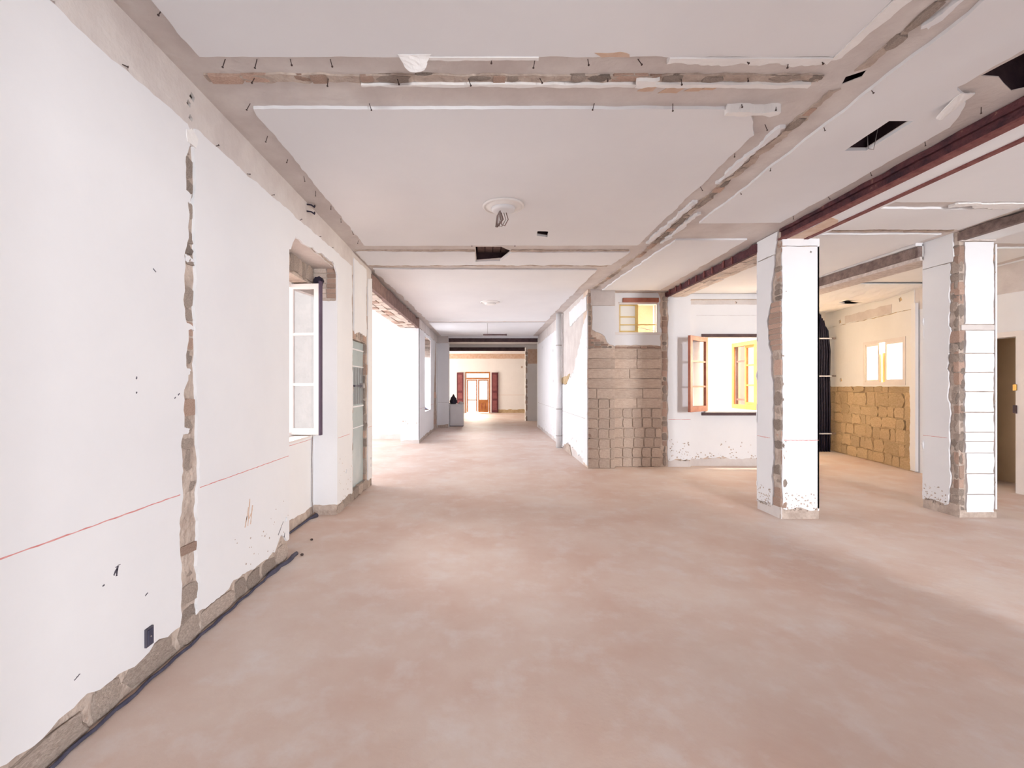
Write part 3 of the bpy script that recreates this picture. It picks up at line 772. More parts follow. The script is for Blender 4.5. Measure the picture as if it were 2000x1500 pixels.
# ------------------------------------------------------------------ bright side room on the left
wr = MB().box(-6.35, -2.34, 13.5, 13.8, -.1, 3.6)
wall_lb = struct(wr.build('wall_side_room_back', M['plaster']), 'bright white back wall of the left side room')
panel('skirting_scar', [[(-6.2, 0, 0), (-2.34, 0, 0), (-2.34, .14, .03), (-6.2, .12, .03)]], FY(13.5), 0, .01, M['scar'], wall_lb)
panel('cornice_band', [[(-6.2, 3.15, .015), (-2.34, 3.15, 0), (-2.34, 3.42, 0), (-6.2, 3.42, 0)]], FY(13.5), 0, .006, M['warmwall'], wall_lb)
wr = MB().box(-6.5, -6.2, 6.8, 8.0, -.1, 3.6).box(-6.5, -6.2, 12.1, 13.5, -.1, 3.6).box(-6.5, -6.2, 8.0, 12.1, 3.05, 3.6).box(-6.5, -6.2, 8.0, 12.1, -.1, .42)
struct(wr.build('wall_side_room_left', M['plaster']), 'outer wall of the left side room')
struct(MB().box(-6.5, -2.55, 6.6, 6.9, -.1, 3.6).build('wall_side_room_front', M['plaster']), 'front wall of the left side room')
panel('ceiling_sheet', [rect(-6.5, XL - .1, 6.6, 13.8)], lambda u, v, d: Vector((u, v, 3.44 - d)), -.05, 0, M['ceil_white'], ceil)

# ------------------------------------------------------------------ corridor right wall with drain pipe
wc = MB().box(XR + .02, XR + .30, 9.15, 17.1, -.1, 3.5)
wall_cr = struct(wc.build('wall_right_corridor', M['scar']), 'white right wall of the corridor with broken plaster beside a drain pipe')
CR = FX(XR + .02, -1)
panel('plaster_sheet', [[(8.72, .05, .02), (9.25, .12, .03), (10.6, .22, .06), (11.6, .10, .02), (17.1, .12, 0), (17.1, 3.12, .015), (12.1, 3.12, .01), (12.05, 1.66, .02), (11.1, 1.60, .05), (10.1, 1.85, .05), (9.75, 2.2, .06), (9.35, 2.55, .06), (8.72, 3.02, 0)], pit(13.1, 1.72, .06), pit(15.6, 2.9, .06), pit(13.2, 2.6, .06)],
      CR, 0, .02, bm_, wall_cr)
panel('plaster_sheet', [[(8.80, 3.05, .02), (10.55, 2.95, .03), (10.7, 3.32, .02), (8.80, 3.34, .02)]], CR, 0, .018, bm_, wall_cr)
panel('chase_filling', [[(10.95, 1.64, .03), (11.9, 1.64, .03), (11.9, 1.78, .03), (10.6, 1.85, .03)]], CR, 0, .01, M['ochre'], wall_cr)
strip_on('level_line', FX(XR, -1), 8.9, LINEZ, 17.0, LINEZ, .008, M['wire'], wall_cr, n=40)
chips(wall_cr, FX(XR, -1), 9.0, 16.8, .12, .45, 50, .01, .035, M['scar'], 17, skew=1.8)
dp = thing('drain_pipe', (1.845, 11.6, 0), 'white plastic drain pipe standing against the corridor wall', 'pipe')
MB().tube([(1.845, 11.6, 0), (1.845, 11.6, 3.42)], .072, 20).build('pipe', M['pipe'], dp, True)
for z in (.30, .98, 2.60):
    MB().tube([(1.845, 11.6, z), (1.845, 11.6, z + .02)], .076, 20).build('joint_ring', M['wire'], dp, True)
panel('skirting_hole', [[(10.3, 0, 0), (11.4, 0, 0), (11.3, .16, .03), (10.6, .20, .03)]], CR, 0, .022, M['mortar'], wall_cr)

# ------------------------------------------------------------------ end of the corridor and the far room
E = 17.1
we = MB().box(-2.34, -1.42, E, E + .4, -.1, 3.5).box(-1.42, 1.95, E, E + .4, 3.36, 3.5)
wall_e = struct(we.build('wall_corridor_end', M['plaster']), 'short white wall at the end of the corridor')
panel('cornice_band', [[(-1.83, 3.17, .01), (-1.43, 3.17, 0), (-1.43, 3.43, 0), (-1.83, 3.43, 0)]], FY(E), 0, .006, M['scar'], wall_e)
panel('skirting_scar', [[(-1.83, 0, 0), (-1.43, 0, 0), (-1.43, .13, .02), (-1.83, .10, .02)]], FY(E), 0, .01, M['mortar'], wall_e)
strip_on('level_line', FY(E), -1.82, LINEZ, -1.43, LINEZ, .008, M['wire'], wall_e)


def ibeam(name, p0, p1, h, fl, m, mf, label, tw=.012, tf=.014, side=1, ragged=0):
    """iron I-beam between two points along its underside centre"""
    p0 = Vector(p0); p1 = Vector(p1); t = thing(name, tuple((p0 + p1) / 2), label, 'beam')
    a = (p1 - p0).normalized(); s = Vector((a.y, -a.x, 0))

    def seg(nm, o0, o1, z0, z1, mm):
        q = []
        for z in (z0, z1):
            for (p, o) in ((p0, o0), (p1, o0), (p1, o1), (p0, o1)): q.append(p + s * o + Vector((0, 0, z)))
        return MB().hexa(q).build(nm, mm, t)
    seg('bottom_flange', -fl / 2, fl / 2, 0, tf, mf); seg('top_flange', -fl / 2, fl / 2, h - tf, h, m); seg('web', -tw / 2, tw / 2, tf, h - tf, m)
    return t, seg


t, seg = ibeam('iron_beam', (-1.46, E + .06, 3.22), (1.93, E + .06, 3.22), .14, .12, M['wood_dark'], M['rust'], 'dark iron beam over the corridor end, the nearer of two parallel ones')
wsec = MB().box(-5.0, -1.72, 20.3, 20.7, -.1, 3.5).box(1.75, 5.0, 20.3, 20.7, -.1, 3.5).box(-1.72, 1.75, 20.3, 20.7, 3.28, 3.5)
wall_s = struct(wsec.build('wall_far_partition', M['warmwall']), 'second far wall with an opening framed by a torn right edge')
t, seg = ibeam('iron_beam', (-1.74, 20.34, 3.12), (1.72, 20.34, 3.12), .16, .12, M['wood_dark'], M['rust'], 'dark iron beam over the second far opening, behind the first one')
rubble(wall_s, FY(20.3), 1.79, .10, 0, 3.2, (.15, .3), .012, 0, 41)
panel('cornice_band', [[(1.84, 2.55, 0.01), (2.3, 2.55, 0), (2.3, 3.2, 0), (1.84, 3.2, 0)]], FY(20.3), 0, .01, M['stain'], wall_s)
struct(MB().box(-5.2, -5.0, 17.5, 22.3, -.1, 3.5).box(-5.2, -5.0, 24.7, 26.5, -.1, 3.5).box(-5.2, -5.0, 22.3, 24.7, 2.8, 3.5).box(5.0, 5.2, 17.1, 26.5, -.1, 3.5).box(-5.2, -2.3, 17.1, 17.5, -.1, 3.5).box(1.95, 5.2, 17.1, 17.5, -.1, 3.5).build('wall_far_sides', M['warmwall']), 'side walls of the far room')
panel('ceiling_sheet', [rect(-5.2, 5.2, 17.3, 27.2)], lambda u, v, d: Vector((u, v, 3.40 - d)), -.05, 0, M['ceil_white'], ceil)
FW = 26.3
wfar = MB().box(-5.2, -1.22, FW, FW + .35, -.1, 3.5).box(.22, 5.2, FW, FW + .35, -.1, 3.5).box(-1.22, .22, FW, FW + .35, 2.36, 3.5)
wall_f = struct(wfar.build('wall_far', M['warmwall']), 'warm white end wall of the far room')
panel('skirting_scar', [[(.6, 0, 0), (4.9, 0, 0), (4.9, .22, .03), (.6, .18, .03)]], FY(FW), 0, .01, M['ochre'], wall_f)
panel('cornice_band', [[(-4.9, 3.12, .01), (4.9, 3.12, 0), (4.9, 3.4, 0), (-4.9, 3.4, 0)]], FY(FW), 0, .01, M['stain'], wall_f)
panel('plaster_patch', [[(2.0, 2.58, .01), (2.1, 2.58, .01), (2.1, 2.69, .01), (2.0, 2.69, .01)]], FY(FW), 0, .006, M['mortar'], wall_f)
strip_on('level_line', FY(FW), .6, 1.02, 4, 1.02, .012, M['stain'], wall_f)
# balcony door: frame, transom, two leaves, shutters
d2 = struct(MB().box(-1.24, -1.14, FW + .02, FW + .14, 0, 2.37).box(.14, .24, FW + .02, FW + .14, 0, 2.37).box(-1.14, .14, FW + .02, FW + .14, 2.27, 2.37).box(-1.14, .14, FW + .02, FW + .14, 1.93, 2.02).build('door_2', M['wood_orange']), 'wooden balcony double door of the far room with a transom')
for (a, b, solid) in ((-1.13, -.52, False), (-.48, .13, True)):
    lf = MB().box(a, a + .07, FW + .05, FW + .10, .02, 1.92).box(b - .07, b, FW + .05, FW + .10, .02, 1.92).box(a + .07, b - .07, FW + .05, FW + .10, 1.85, 1.92).box(a + .07, b - .07, FW + .05, FW + .10, .70, .76).build('door_leaf', M['wood_orange'], d2)
    box('pane', a + .07, b - .07, FW + .07, FW + .075, .76, 1.85, M['glass'], lf)
    if solid:
        box('door_panel', a + .07, b - .07, FW + .06, FW + .09, .02, .70, M['wood_orange'], lf)
        for k in (-1, 1):
            box('carved_moulding', (a + b) / 2 - .02 + .1 * k, (a + b) / 2 + .02 + .1 * k, FW + .045, FW + .06, .2, .55, M['wood_red'], lf)
    else:
        box('pane', a + .07, b - .07, FW + .07, FW + .075, .05, .70, M['glass'], lf)
box('pane', -1.14, .14, FW + .07, FW + .075, 2.02, 2.27, M['glass'], d2)
for (a, b, dy) in ((-1.70, -1.33, 0), (.30, .66, 0)):
    sh = box('shutter', a, b, FW - .09, FW - .04, .02, 2.32, M['maroon'], d2)
    for (z0, z1) in ((.15, .70), (.82, 1.15), (1.28, 2.2)):
        box('shutter_panel', a + .06, b - .06, FW - .10, FW - .088, z0, z1, M['maroon_light'], sh)
    box('shutter_fold', b - .02 if a > 0 else a, b + .02 if a > 0 else a + .02, FW - .09, FW + .02, .02, 2.32, M['maroon'], sh)
# white cabinet with bags on it
cb = thing('white_cabinet', (-1.17, 17.8, 0), 'white box-shaped cabinet standing in the far corridor opening', 'cabinet')
box('body', -1.42, -.89, 17.58, 18.1, .03, .84, M['appliance'], cb, .008)
box('front_panel', -1.40, -.91, 17.565, 17.585, .08, .78, M['appliance'], cb, .004)
box('plinth', -1.41, -.90, 17.60, 18.08, 0, .04, M['darkgrey'], cb)
box('side_strip', -1.455, -1.42, 17.58, 18.1, 0, .90, M['cable'], cb)
box('top_board', -1.44, -.885, 17.57, 18.11, .84, .86, M['appliance'], cb)


def lump(name, c, r, m, label, cat, seed):
    bm = bmesh.new(); bmesh.ops.create_icosphere(bm, subdivisions=3, radius=1)
    rs = random.Random(seed); ph = [rs.uniform(0, 6) for _ in range(6)]
    for v in bm.verts:
        p = v.co; k = 1 + .10 * math.sin(5 * p.x + ph[0]) + .08 * math.sin(7 * p.y + ph[1] + 3 * p.z) + .05 * math.sin(11 * p.z + ph[2])
        q = Vector((p.x * r[0] * k * (1 - .22 * max(0, p.z)), p.y * r[1] * k * (1 - .2 * max(0, p.z)), p.z * r[2] * k))
        q.z = max(q.z, -r[2] * .45); v.co = q
    zmin = min(v.co.z for v in bm.verts)
    for v in bm.verts: v.co.z -= zmin
    me = bpy.data.meshes.new(name); bm.to_mesh(me); bm.free(); me.materials.append(m)
    for p in me.polygons: p.use_smooth = True
    o = bpy.data.objects.new(name, me); COL.objects.link(o); o.location = c
    return tag(o, label, cat)


lump('black_bag', (-1.285, 17.75, .866), (.135, .13, .24), M['black'], 'black bag slumped on top of the white cabinet', 'bag', 4)
lump('grey_sack', (-0.995, 17.72, .861), (.105, .09, .075), M['sack'], 'small pale grey sack lying on the white cabinet', 'sack', 9)

# ------------------------------------------------------------------ wall facing the hall: tile-bed pier, high window, courtyard window
YB = 8.73
wb = MB().box(XR + .02, 2.47, YB + .02, 9.15, -.1, 3.5)                              # projecting pier
wb.box(2.47, 3.55, 8.92, 9.15, -.1, 2.62).box(2.47, 3.55, 8.92, 9.15, 3.20, 3.5).box(2.47, 2.58, 8.92, 9.15, 2.62, 3.20).box(3.35, 3.55, 8.92, 9.15, 2.62, 3.20)
wb.box(3.55, 4.0, 8.92, 9.15, -.1, 3.5)
wb.box(4.0, 4.33, 9.02, 9.15, -.1, 3.5).box(5.45, 5.75, 9.02, 9.15, -.1, 3.5).box(4.33, 5.45, 9.02, 9.15, -.1, 1.07).box(4.33, 5.45, 9.02, 9.15, 2.55, 3.5)
wall_b = struct(wb.build('wall_back', M['joint']), 'cross wall with bare tile beds, a high window and a courtyard window')
PB = FY(YB + .02); RB = FY(8.92); WB = FY(9.02)
random.seed(33)


def tile_rows(place, u0, u1, cw_, z0, rows, ch, solid_from, m=TILE, dd=.02):
    for r in range(rows):
        z = z0 + r * ch; u = u0 + .004
        if r >= solid_from:      # upper courses: long smeared beds
            cuts = sorted(random.sample([.35, .5, .62, .75], 1)) if random.random() < .5 else []
            xs = [u0 + .003] + [u0 + (u1 - u0) * c for c in cuts] + [u1 - .003]
            for a, b in zip(xs, xs[1:]): piece('tile_bed', random.choice(BED), place, a, b - .008, z + .003, z + ch - .009, -.03, dd + .010 + random.uniform(-.006, .006), wall_b)
            continue
        off = random.uniform(-.015, .015)
        while u < u1 - .02:
            e = min(u1 - .003, u + cw_ + off)
            if u1 - e < .06: e = u1 - .003
            piece('tile_bed', random.choice(m), place, u + .002, e - .006, z + .003, z + ch - .009, -.03, dd + .012 + random.uniform(-.007, .007), wall_b, .012)
            u = e + .004


tile_rows(PB, XR, 2.47, .215, 0.0, 12, .192, 7)
tile_rows(RB, 2.47, 3.42, .195, 0.0, 12, .192, 6)
# brick triangle over the pier tiles
for r in range(7):
    z = 2.31 + .042 * r; w_ = .46 - .075 * r
    u = XR + .005
    while u < XR + w_:
        piece('brick', random.choice(BRICK if random.random() < .6 else STONE), PB, u, min(u + .13, XR + w_ + .02), z + .003, z + .039, -.03, .014, wall_b); u += .135
panel('plaster_sheet', [[(2.03, 2.66, .012), (2.10, 2.62, .012), (2.24, 2.56, .02), (2.34, 2.40, .02), (2.47, 2.34, 0), (2.47, 3.12, .006), (2.03, 3.12, .012)]], PB, 0, .02, bm_, wall_b)
panel('beige_band', [[(2.0, 3.13, .006), (2.47, 3.13, 0), (2.47, 3.44, 0), (2.0, 3.44, .01)]], PB, 0, .016, M['scar'], wall_b)
panel('plaster_sheet', [[(2.47, 2.37, .02), (3.40, 2.36, .02), (3.42, 2.7, .03), (3.40, 3.22, .02), (3.36, 3.40, 0), (2.47, 3.40, 0)], [(2.58, 2.62, 0), (3.35, 2.62, 0), (3.35, 3.22, .006), (2.58, 3.22, .006)]], RB, 0, .018, bm_, wall_b)
for k in range(7): piece('brick', random.choice(BRICK), RB, 2.48 + .135 * k, 2.48 + .135 * k + .13, 2.315, 2.355, -.02, .014, wall_b)
rubble(wall_b, PB, 1.975, .07, 0.05, 3.38, (.07, .15), .022, .75, 51)
rubble(wall_b, RB, 3.49, .09, 0.02, 3.34, (.08, .18), .02, .4, 52)
# corner strip of the pier seen from the hall
panel('plaster_sheet', [[(3.55, .13, .03), (4.0, .14, 0), (4.0, 3.25, .01), (3.55, 3.25, .012)]], RB, 0, .02, bm_, wall_b)
panel('plaster_sheet', [[(4.0, .15, .03), (5.75, .15, 0), (5.75, 3.2, 0), (4.0, 3.2, 0)], [(4.33, 1.07, 0), (5.45, 1.07, 0), (5.45, 2.55, 0), (4.33, 2.55, 0)]], WB, 0, .02, bm_, wall_b)
panel('cornice_band', [[(3.55, 3.26, .01), (4.0, 3.26, 0), (4.0, 3.45, 0), (3.55, 3.45, 0)]], RB, 0, .016, M['ceil_white'], wall_b)
panel('cornice_band', [[(4.0, 3.30, 0), (5.75, 3.30, 0), (5.75, 3.45, 0), (4.0, 3.45, 0)]], WB, 0, .02, bm_, wall_b)
panel('ledge_scar', [[(4.0, 3.19, .006), (5.75, 3.19, .006), (5.75, 3.29, .006), (4.0, 3.27, .006)], pit(4.93, 3.235, .026)], WB, 0, .026, M['scar'], wall_b)
panel('skirting_scar', [[(4.0, 0, 0), (5.75, 0, 0), (5.75, .17, .03), (4.0, .14, .03)]], WB, 0, .012, M['scar'], wall_b)
panel('skirting_scar', [[(3.55, 0, 0), (4.0, 0, 0), (4.0, .12, .02), (3.55, .14, .02)]], RB, 0, .012, M['scar'], wall_b)
chips(wall_b, FY(8.90), 3.57, 3.98, .12, .55, 60, .006, .018, M['mortar'], 61, skew=1.7)
chips(wall_b, FY(9.0), 4.02, 5.6, .15, .50, 60, .006, .022, M['mortar'], 62, skew=1.9)
strip_on('chalk_line', FY(8.90), 3.56, LINEZ - .02, 3.99, LINEZ - .02, .007, M['chalk'], wall_b)
strip_on('pencil_line', FY(9.0), 4.15, 2.98, 5.5, 2.98, .005, M['wire'], wall_b)
# high window
w2 = struct(MB().box(2.555, 2.60, 8.905, 8.97, 2.62, 3.20).box(3.33, 3.375, 8.905, 8.97, 2.62, 3.20).box(2.50, 3.42, 8.885, 8.97, 2.585, 2.63).box(2.60, 3.33, 8.905, 8.97, 3.18, 3.215).build('window_2', M['white_wood']), 'small high window with a yellow sash in the cross wall')
box('wooden_lintel', 2.66, 3.36, 8.86, 8.95, 3.215, 3.30, M['wood_red'], w2, .006)
lf = MB().box(2.60, 2.64, 8.97, 9.01, 2.63, 3.18).box(2.935, 2.99, 8.97, 9.01, 2.63, 3.18).box(2.64, 2.935, 8.97, 9.01, 2.63, 2.67).box(2.64, 2.935, 8.97, 9.01, 3.16, 3.18).box(2.64, 2.935, 8.97, 9.01, 2.93, 2.955).build('sash', M['wood_yellow'], w2)
box('pane', 2.64, 2.935, 8.985, 8.99, 2.67, 2.93, M['frost'], lf); box('pane', 2.64, 2.935, 8.985, 8.99, 2.955, 3.16, M['frost'], lf)
box('cross_bar', 2.60, 3.33, 8.955, 8.97, 2.775, 2.797, M['wood_yellow'], w2)
MB().tube([(2.99, 9.0, 2.745), (3.33, 9.0, 2.665)], .008, 6).build('stay_rod', M['white_wood'], w2)
box('stile', 3.33, 3.355, 8.97, 9.01, 2.63, 3.18, M['rustlight'], w2)
# courtyard window
w3 = struct(MB().box(4.25, 5.55, 8.98, 9.06, 2.55, 2.61).box(4.25, 5.55, 8.96, 9.06, 1.0, 1.06).build('window_3', M['wood_dark']), 'courtyard window with an open reddish wooden sash')
box('sill_board', 4.30, 5.5, 8.94, 9.2, 1.06, 1.085, M['cream'], w3)
sash(w3, (4.345, 8.975), math.radians(180 + 40), .72, 1.09, 2.53, 3, M['wood_red'], stile=.085, thick=.05)

# light-well behind the cross wall
lw = MB().box(2.0, 5.75, 10.95, 11.1, -.1, 2.75)
wall_lw = struct(lw.build('wall_courtyard_back', M['cream']), 'sunlit cream wall of the light-well')
box('upper_render', 2.0, 5.75, 10.95, 11.1, 2.75, 7.5, M['taupe'], wall_lw)
box('shade_slab', 2.25, 5.6, 10.25, 10.97, 3.62, 3.78, M['cream'], wall_lw)  # added out of view to keep daylight off the taupe wall below
struct(MB().box(2.0, 2.25, 9.15, 10.95, -.1, 7.5).build('wall_courtyard_left', M['cream']), 'left wall of the light-well')
struct(MB().box(2.0, 5.75, 9.0, 9.15, 3.5, 7.5).build('wall_courtyard_front', M['cream']), 'upper front wall of the light-well')
cr = MB().box(5.6, 5.75, 9.15, 9.36, -.1, 7.5).box(5.6, 5.75, 10.32, 10.95, -.1, 7.5).box(5.6, 5.75, 9.36, 10.32, -.1, 1.08).box(5.6, 5.75, 9.36, 10.32, 2.54, 7.5)
struct(cr.build('wall_courtyard_right', M['cream']), 'right wall of the light-well with a wooden window')
w4 = struct(MB().box(5.56, 5.66, 9.36, 9.45, 1.08, 2.54).box(5.56, 5.66, 10.23, 10.32, 1.08, 2.54).box(5.56, 5.66, 9.45, 10.23, 2.45, 2.54).box(5.56, 5.66, 9.45, 10.23, 1.08, 1.17).build('window_4', M['wood_orange']), 'orange wooden window across the light-well')
sash(w4, (5.61, 9.46), math.radians(90), .38, 1.17, 2.45, 3, M['wood_orange'], stile=.05)
box('dark_rail', 5.60, 5.62, 9.84, 10.23, 2.10, 2.14, M['wood_dark'], w4); box('dark_rail', 5.60, 5.62, 9.84, 10.23, 1.26, 1.30, M['wood_dark'], w4)
box('dark_stile', 5.59, 5.63, 10.19, 10.23, 1.17, 2.45, M['wood_dark'], w4)

# ------------------------------------------------------------------ pillars
def pillar(x0, x1, y0, y1, z1, label):
    t = thing('pillar', ((x0 + x1) / 2, (y0 + y1) / 2, 0), label, 'pillar')
    box('core', x0 + .02, x1 - .02, y0 + .02, y1 - .02, 0, z1, M['mortar'], t)
    return t


def sidechips(t, pl, u0, u1, seed): chips(t, pl, u0, u1, .10, .33, 60, .004, .014, M['mortar'], seed, skew=2.0)


x0, x1, y0, y1 = 3.505, 3.97, 5.43, 5.90
p1 = pillar(x0, x1, y0, y1, zc(3.7, 5.6), 'square white pillar under the maroon beam, brick showing at one corner')
Lf = FX(x0 + .02, -1); Fr = FY(y0 + .02); Rt = FX(x1 - .02, 1); Bk = FYB(y1 - .02)
zt = zc(3.7, 5.6)
panel('plaster_sheet', [[(5.59, .12, .02), (5.90, .10, 0), (5.90, 3.18, .006), (5.55, 3.18, .02), (5.60, 2.62, .02), (5.69, 2.40, .02), (5.66, 2.1, .02), (5.60, 1.98, .02), (5.57, 1.2, .02)]], Lf, 0, .02, bm_, p1)
panel('cap_plaster', [[(5.54, 3.19, .01), (5.90, 3.19, 0), (5.90, zt - .01, 0), (5.48, zt - .01, .01)]], Lf, 0, .019, M['ceil_white'], p1)
panel('plaster_sheet', [[(3.535, .13, .03), (3.97, .13, 0), (3.97, 3.25, .004), (3.53, 3.25, .006)], pit(3.87, 3.19, .014)], Fr, 0, .02, M['plaster'], p1)
panel('cap_plaster', [[(3.53, 3.26, .006), (3.97, 3.26, 0), (3.97, 3.345, .01), (3.53, 3.345, .01)]], Fr, 0, .026, M['plaster'], p1)
panel('plaster_sheet', [[(5.43, .1, .02), (5.9, .1, 0), (5.9, 3.3, 0), (5.43, 3.3, 0)]], Rt, 0, .02, bm_, p1)
panel('plaster_sheet', [[(3.51, .1, .02), (3.97, .1, 0), (3.97, 3.3, 0), (3.51, 3.3, .02)]], Bk, 0, .02, bm_, p1)
panel('skirting_scar', [[(5.43, 0, 0), (5.9, 0, 0), (5.9, .11, .01), (5.43, .14, .01)]], Lf, 0, .012, M['scar'], p1)
panel('skirting_scar', [[(3.51, 0, 0), (3.97, 0, 0), (3.97, .13, .01), (3.51, .13, .01)]], Fr, 0, .014, M['mortar'], p1)
rubble(p1, Lf, 5.505, .15, .12, 2.0, (.09, .2), .010, .18, 71)
rubble(p1, Lf, 5.495, .12, 2.62, 3.34, (.06, .10), .010, .5, 72)
for k in range(9):
    z = 2.02 + .066 * k; e = 5.60 + .08 * math.sin(math.pi * (k + .5) / 9)
    piece('brick', random.choice(BRICK), Lf, 5.44, e, z + .004, z + .06, -.05, .010 + random.uniform(-.006, .006), p1)
sidechips(p1, FX(x0, -1), 5.62, 5.88, 73); sidechips(p1, FY(y0), 3.55, 3.95, 74)
strip_on('chalk_line', FX(x0, -1), 5.62, LINEZ, 5.89, LINEZ, .007, M['chalk'], p1); strip_on('chalk_line', FY(y0), 3.55, LINEZ - .005, 3.965, LINEZ - .005, .007, M['chalk'], p1)

x0, x1, y0, y1 = 5.70, 6.16, 5.49, 5.95
p2 = pillar(x0, x1, y0, y1, zc(5.9, 5.7), 'square white pillar with front plaster split in courses and rubble corner, near the door')
Lf = FX(x0 + .02, -1); Fr = FY(y0 + .02); Rt = FX(x1 - .02, 1); Bk = FYB(y1 - .02)
panel('plaster_sheet', [[(5.62, .13, .03), (5.95, .11, 0), (5.95, 3.10, .004), (5.60, 3.10, .02), (5.60, 2.3, .02), (5.64, 1.8, .02), (5.60, 1.2, .02)]], Lf, 0, .02, bm_, p2)
panel('cap_plaster', [[(5.57, 3.11, .004), (5.95, 3.11, 0), (5.95, 3.46, 0), (5.57, 3.46, .012)]], Lf, 0, .019, M['ceil_white'], p2)
lv = [3.33, 2.33, 2.26, 1.98, 1.75, 1.52, 1.27, 1.03, .92, .78, .53, .28, .06]
for i in range(len(lv) - 1):
    if i == 1: continue
    a, b = lv[i + 1] + .006, lv[i] - .004
    panel('plaster_course', [[(5.775 + .02 * (i > 8), a, .002), (6.12, a, .012), (6.12, b, .002), (5.775 + .02 * (i > 8), b, .014)]], Fr, 0, .022 + random.uniform(-.003, .003), M['plaster'], p2, .03)
panel('plaster_band', [[(5.74, 2.265, .004), (6.14, 2.265, .004), (6.14, 2.325, .004), (5.74, 2.325, .004)]], Fr, 0, .012, M['scar'], p2)
panel('plaster_band', [[(5.72, 3.335, .006), (6.14, 3.335, .006), (6.14, 3.38, .01), (5.72, 3.38, .01)]], Fr, 0, .03, M['peel'], p2)
rubble(p2, Fr, 5.745, .065, .05, 3.3, (.07, .16), .010, .25, 82)
rubble(p2, Fr, 6.138, .035, .05, 3.3, (.07, .16), .012, .35, 83)
panel('plaster_sheet', [[(5.49, .1, .02), (5.95, .1, 0), (5.95, 3.3, 0), (5.49, 3.3, 0)]], Rt, 0, .02, bm_, p2)
panel('plaster_sheet', [[(5.71, .1, .02), (6.16, .1, 0), (6.16, 3.3, 0), (5.71, 3.3, .02)]], Bk, 0, .02, bm_, p2)
panel('skirting_scar', [[(5.49, 0, 0), (5.95, 0, 0), (5.95, .12, .01), (5.49, .16, .01)]], Lf, 0, .012, M['mortar'], p2)
panel('skirting_scar', [[(5.71, 0, 0), (6.16, 0, 0), (6.16, .07, .01), (5.71, .09, .01)]], Fr, 0, .014, M['mortar'], p2)
rubble(p2, Lf, 5.56, .12, .12, 3.3, (.08, .18), .012, .2, 81)
sidechips(p2, FX(x0, -1), 5.64, 5.93, 84)
strip_on('chalk_line', FX(x0, -1), 5.63, LINEZ, 5.94, LINEZ, .006, M['chalk'], p2)

p3 = pillar(3.505, 3.97, .62, 1.08, zc(3.7, .8), 'white pillar carrying the other end of the maroon beam')
for pl, a, b in ((FX(3.525, -1), .62, 1.08), (FX(3.95, 1), .62, 1.08), (FY(.64), 3.505, 3.97), (FYB(1.06), 3.505, 3.97)):
    panel('plaster_sheet', [[(a, .1, .02), (b, .1, 0), (b, 3.33, 0), (a, 3.33, 0)]], pl, 0, .02, bm_, p3)

# ------------------------------------------------------------------ beams on the pillars
def rough_face(name, X, dx, y0, y1, z0, ztop, m, parent, amp=.02, n=40, bot=0.0):
    vs = []; fs = []
    for i in range(n + 1):
        y = y0 + (y1 - y0) * i / n; zz = (ztop(y) if callable(ztop) else ztop) + random.uniform(-amp, amp * .3); xo = random.uniform(-.006, .006)
        zb = z0 + random.uniform(-bot, bot)
        vs += [(X + xo, y, zb), (X + dx, y, zb), (X + dx, y, zz), (X + xo, y, zz)]
    for i in range(n):
        for k in range(4): fs.append((4 * i + k, 4 * i + (k + 1) % 4, 4 * i + 4 + (k + 1) % 4, 4 * i + 4 + k))
    fs += [(0, 1, 2, 3), (4 * n, 4 * n + 1, 4 * n + 2, 4 * n + 3)]
    return mesh(name, vs, fs, m, parent)


# maroon double beam from pillar to pillar, towards the camera
b1 = thing('iron_beam', (3.65, 3.3, 3.34), 'maroon rusted double iron beam with plaster infill over the hall pillars', 'beam')
rough_face('web', 3.535, .012, 1.08, 5.45, 3.355, lambda y: zc(3, y) - .005, M['rust'], b1, .03)
box('bottom_flange', 3.50, 3.575, 1.08, 5.47, 3.338, 3.356, M['rustlight'], b1)
rough_face('top_flange', 3.505, .06, 1.08, 5.44, 3.43, lambda y: zc(3, y) + .0, M['rust'], b1, .012)
box('second_flange', 3.785, 3.835, 1.08, 5.47, 3.335, 3.352, M['rustlight'], b1)
panel('plaster_infill', [[(1.08, 3.576, .006), (5.45, 3.576, 0), (5.45, 3.785, .006), (1.08, 3.785, 0)]], lambda u, v, d: Vector((v, u, 3.36 - d)), -.1, .012, M['plaster'], b1)
panel('plaster_infill', [[(1.08, 3.836, .0), (5.45, 3.836, 0), (5.45, 3.95, .012), (1.08, 3.95, .012)]], lambda u, v, d: Vector((v, u, 3.38 - d)), -.1, .008, M['ceil_white'], b1)
panel('bare_mortar', [[(4.75, 3.60, .03), (5.44, 3.58, 0), (5.44, 3.78, .02), (4.9, 3.78, .03)]], lambda u, v, d: Vector((v, u, 3.35 - d)), 0, .006, M['stain'], b1)
# beam behind the pillar to the cross wall
b2 = thing('iron_beam', (3.65, 7.4, 3.31), 'maroon rusted iron beam with brick underside between the pillar and the tile-bed wall', 'beam')
rough_face('web', 3.50, .05, 5.89, 8.93, 3.315, lambda y: zc(3, y) - .015, M['rust'], b2, .02, 30)
for k in range(9):
    y = 6.45 + .28 * k + random.uniform(-.05, .05)
    box('rust_streak', 3.486, 3.50, y, y + .035, 3.325, 3.425, M['rustlight'], b2)
box('core', 3.55, 3.86, 5.89, 8.93, 3.345, 3.47, M['mortar'], b2)
sof2 = lambda u, v, d: Vector((v, u, 3.335 - d)); yy = 5.92
while yy < 8.75:
    for (a, b, jj) in ((3.552, 3.655, 0), (3.66, 3.755, .1), (3.76, 3.86, .02)):
        if yy + jj + .24 < 8.93: piece('brick', random.choice(PBRICK), sof2, yy + jj, yy + jj + .232, a, b, -.03, .018 + random.uniform(-.008, .008), b2)
    yy += .242
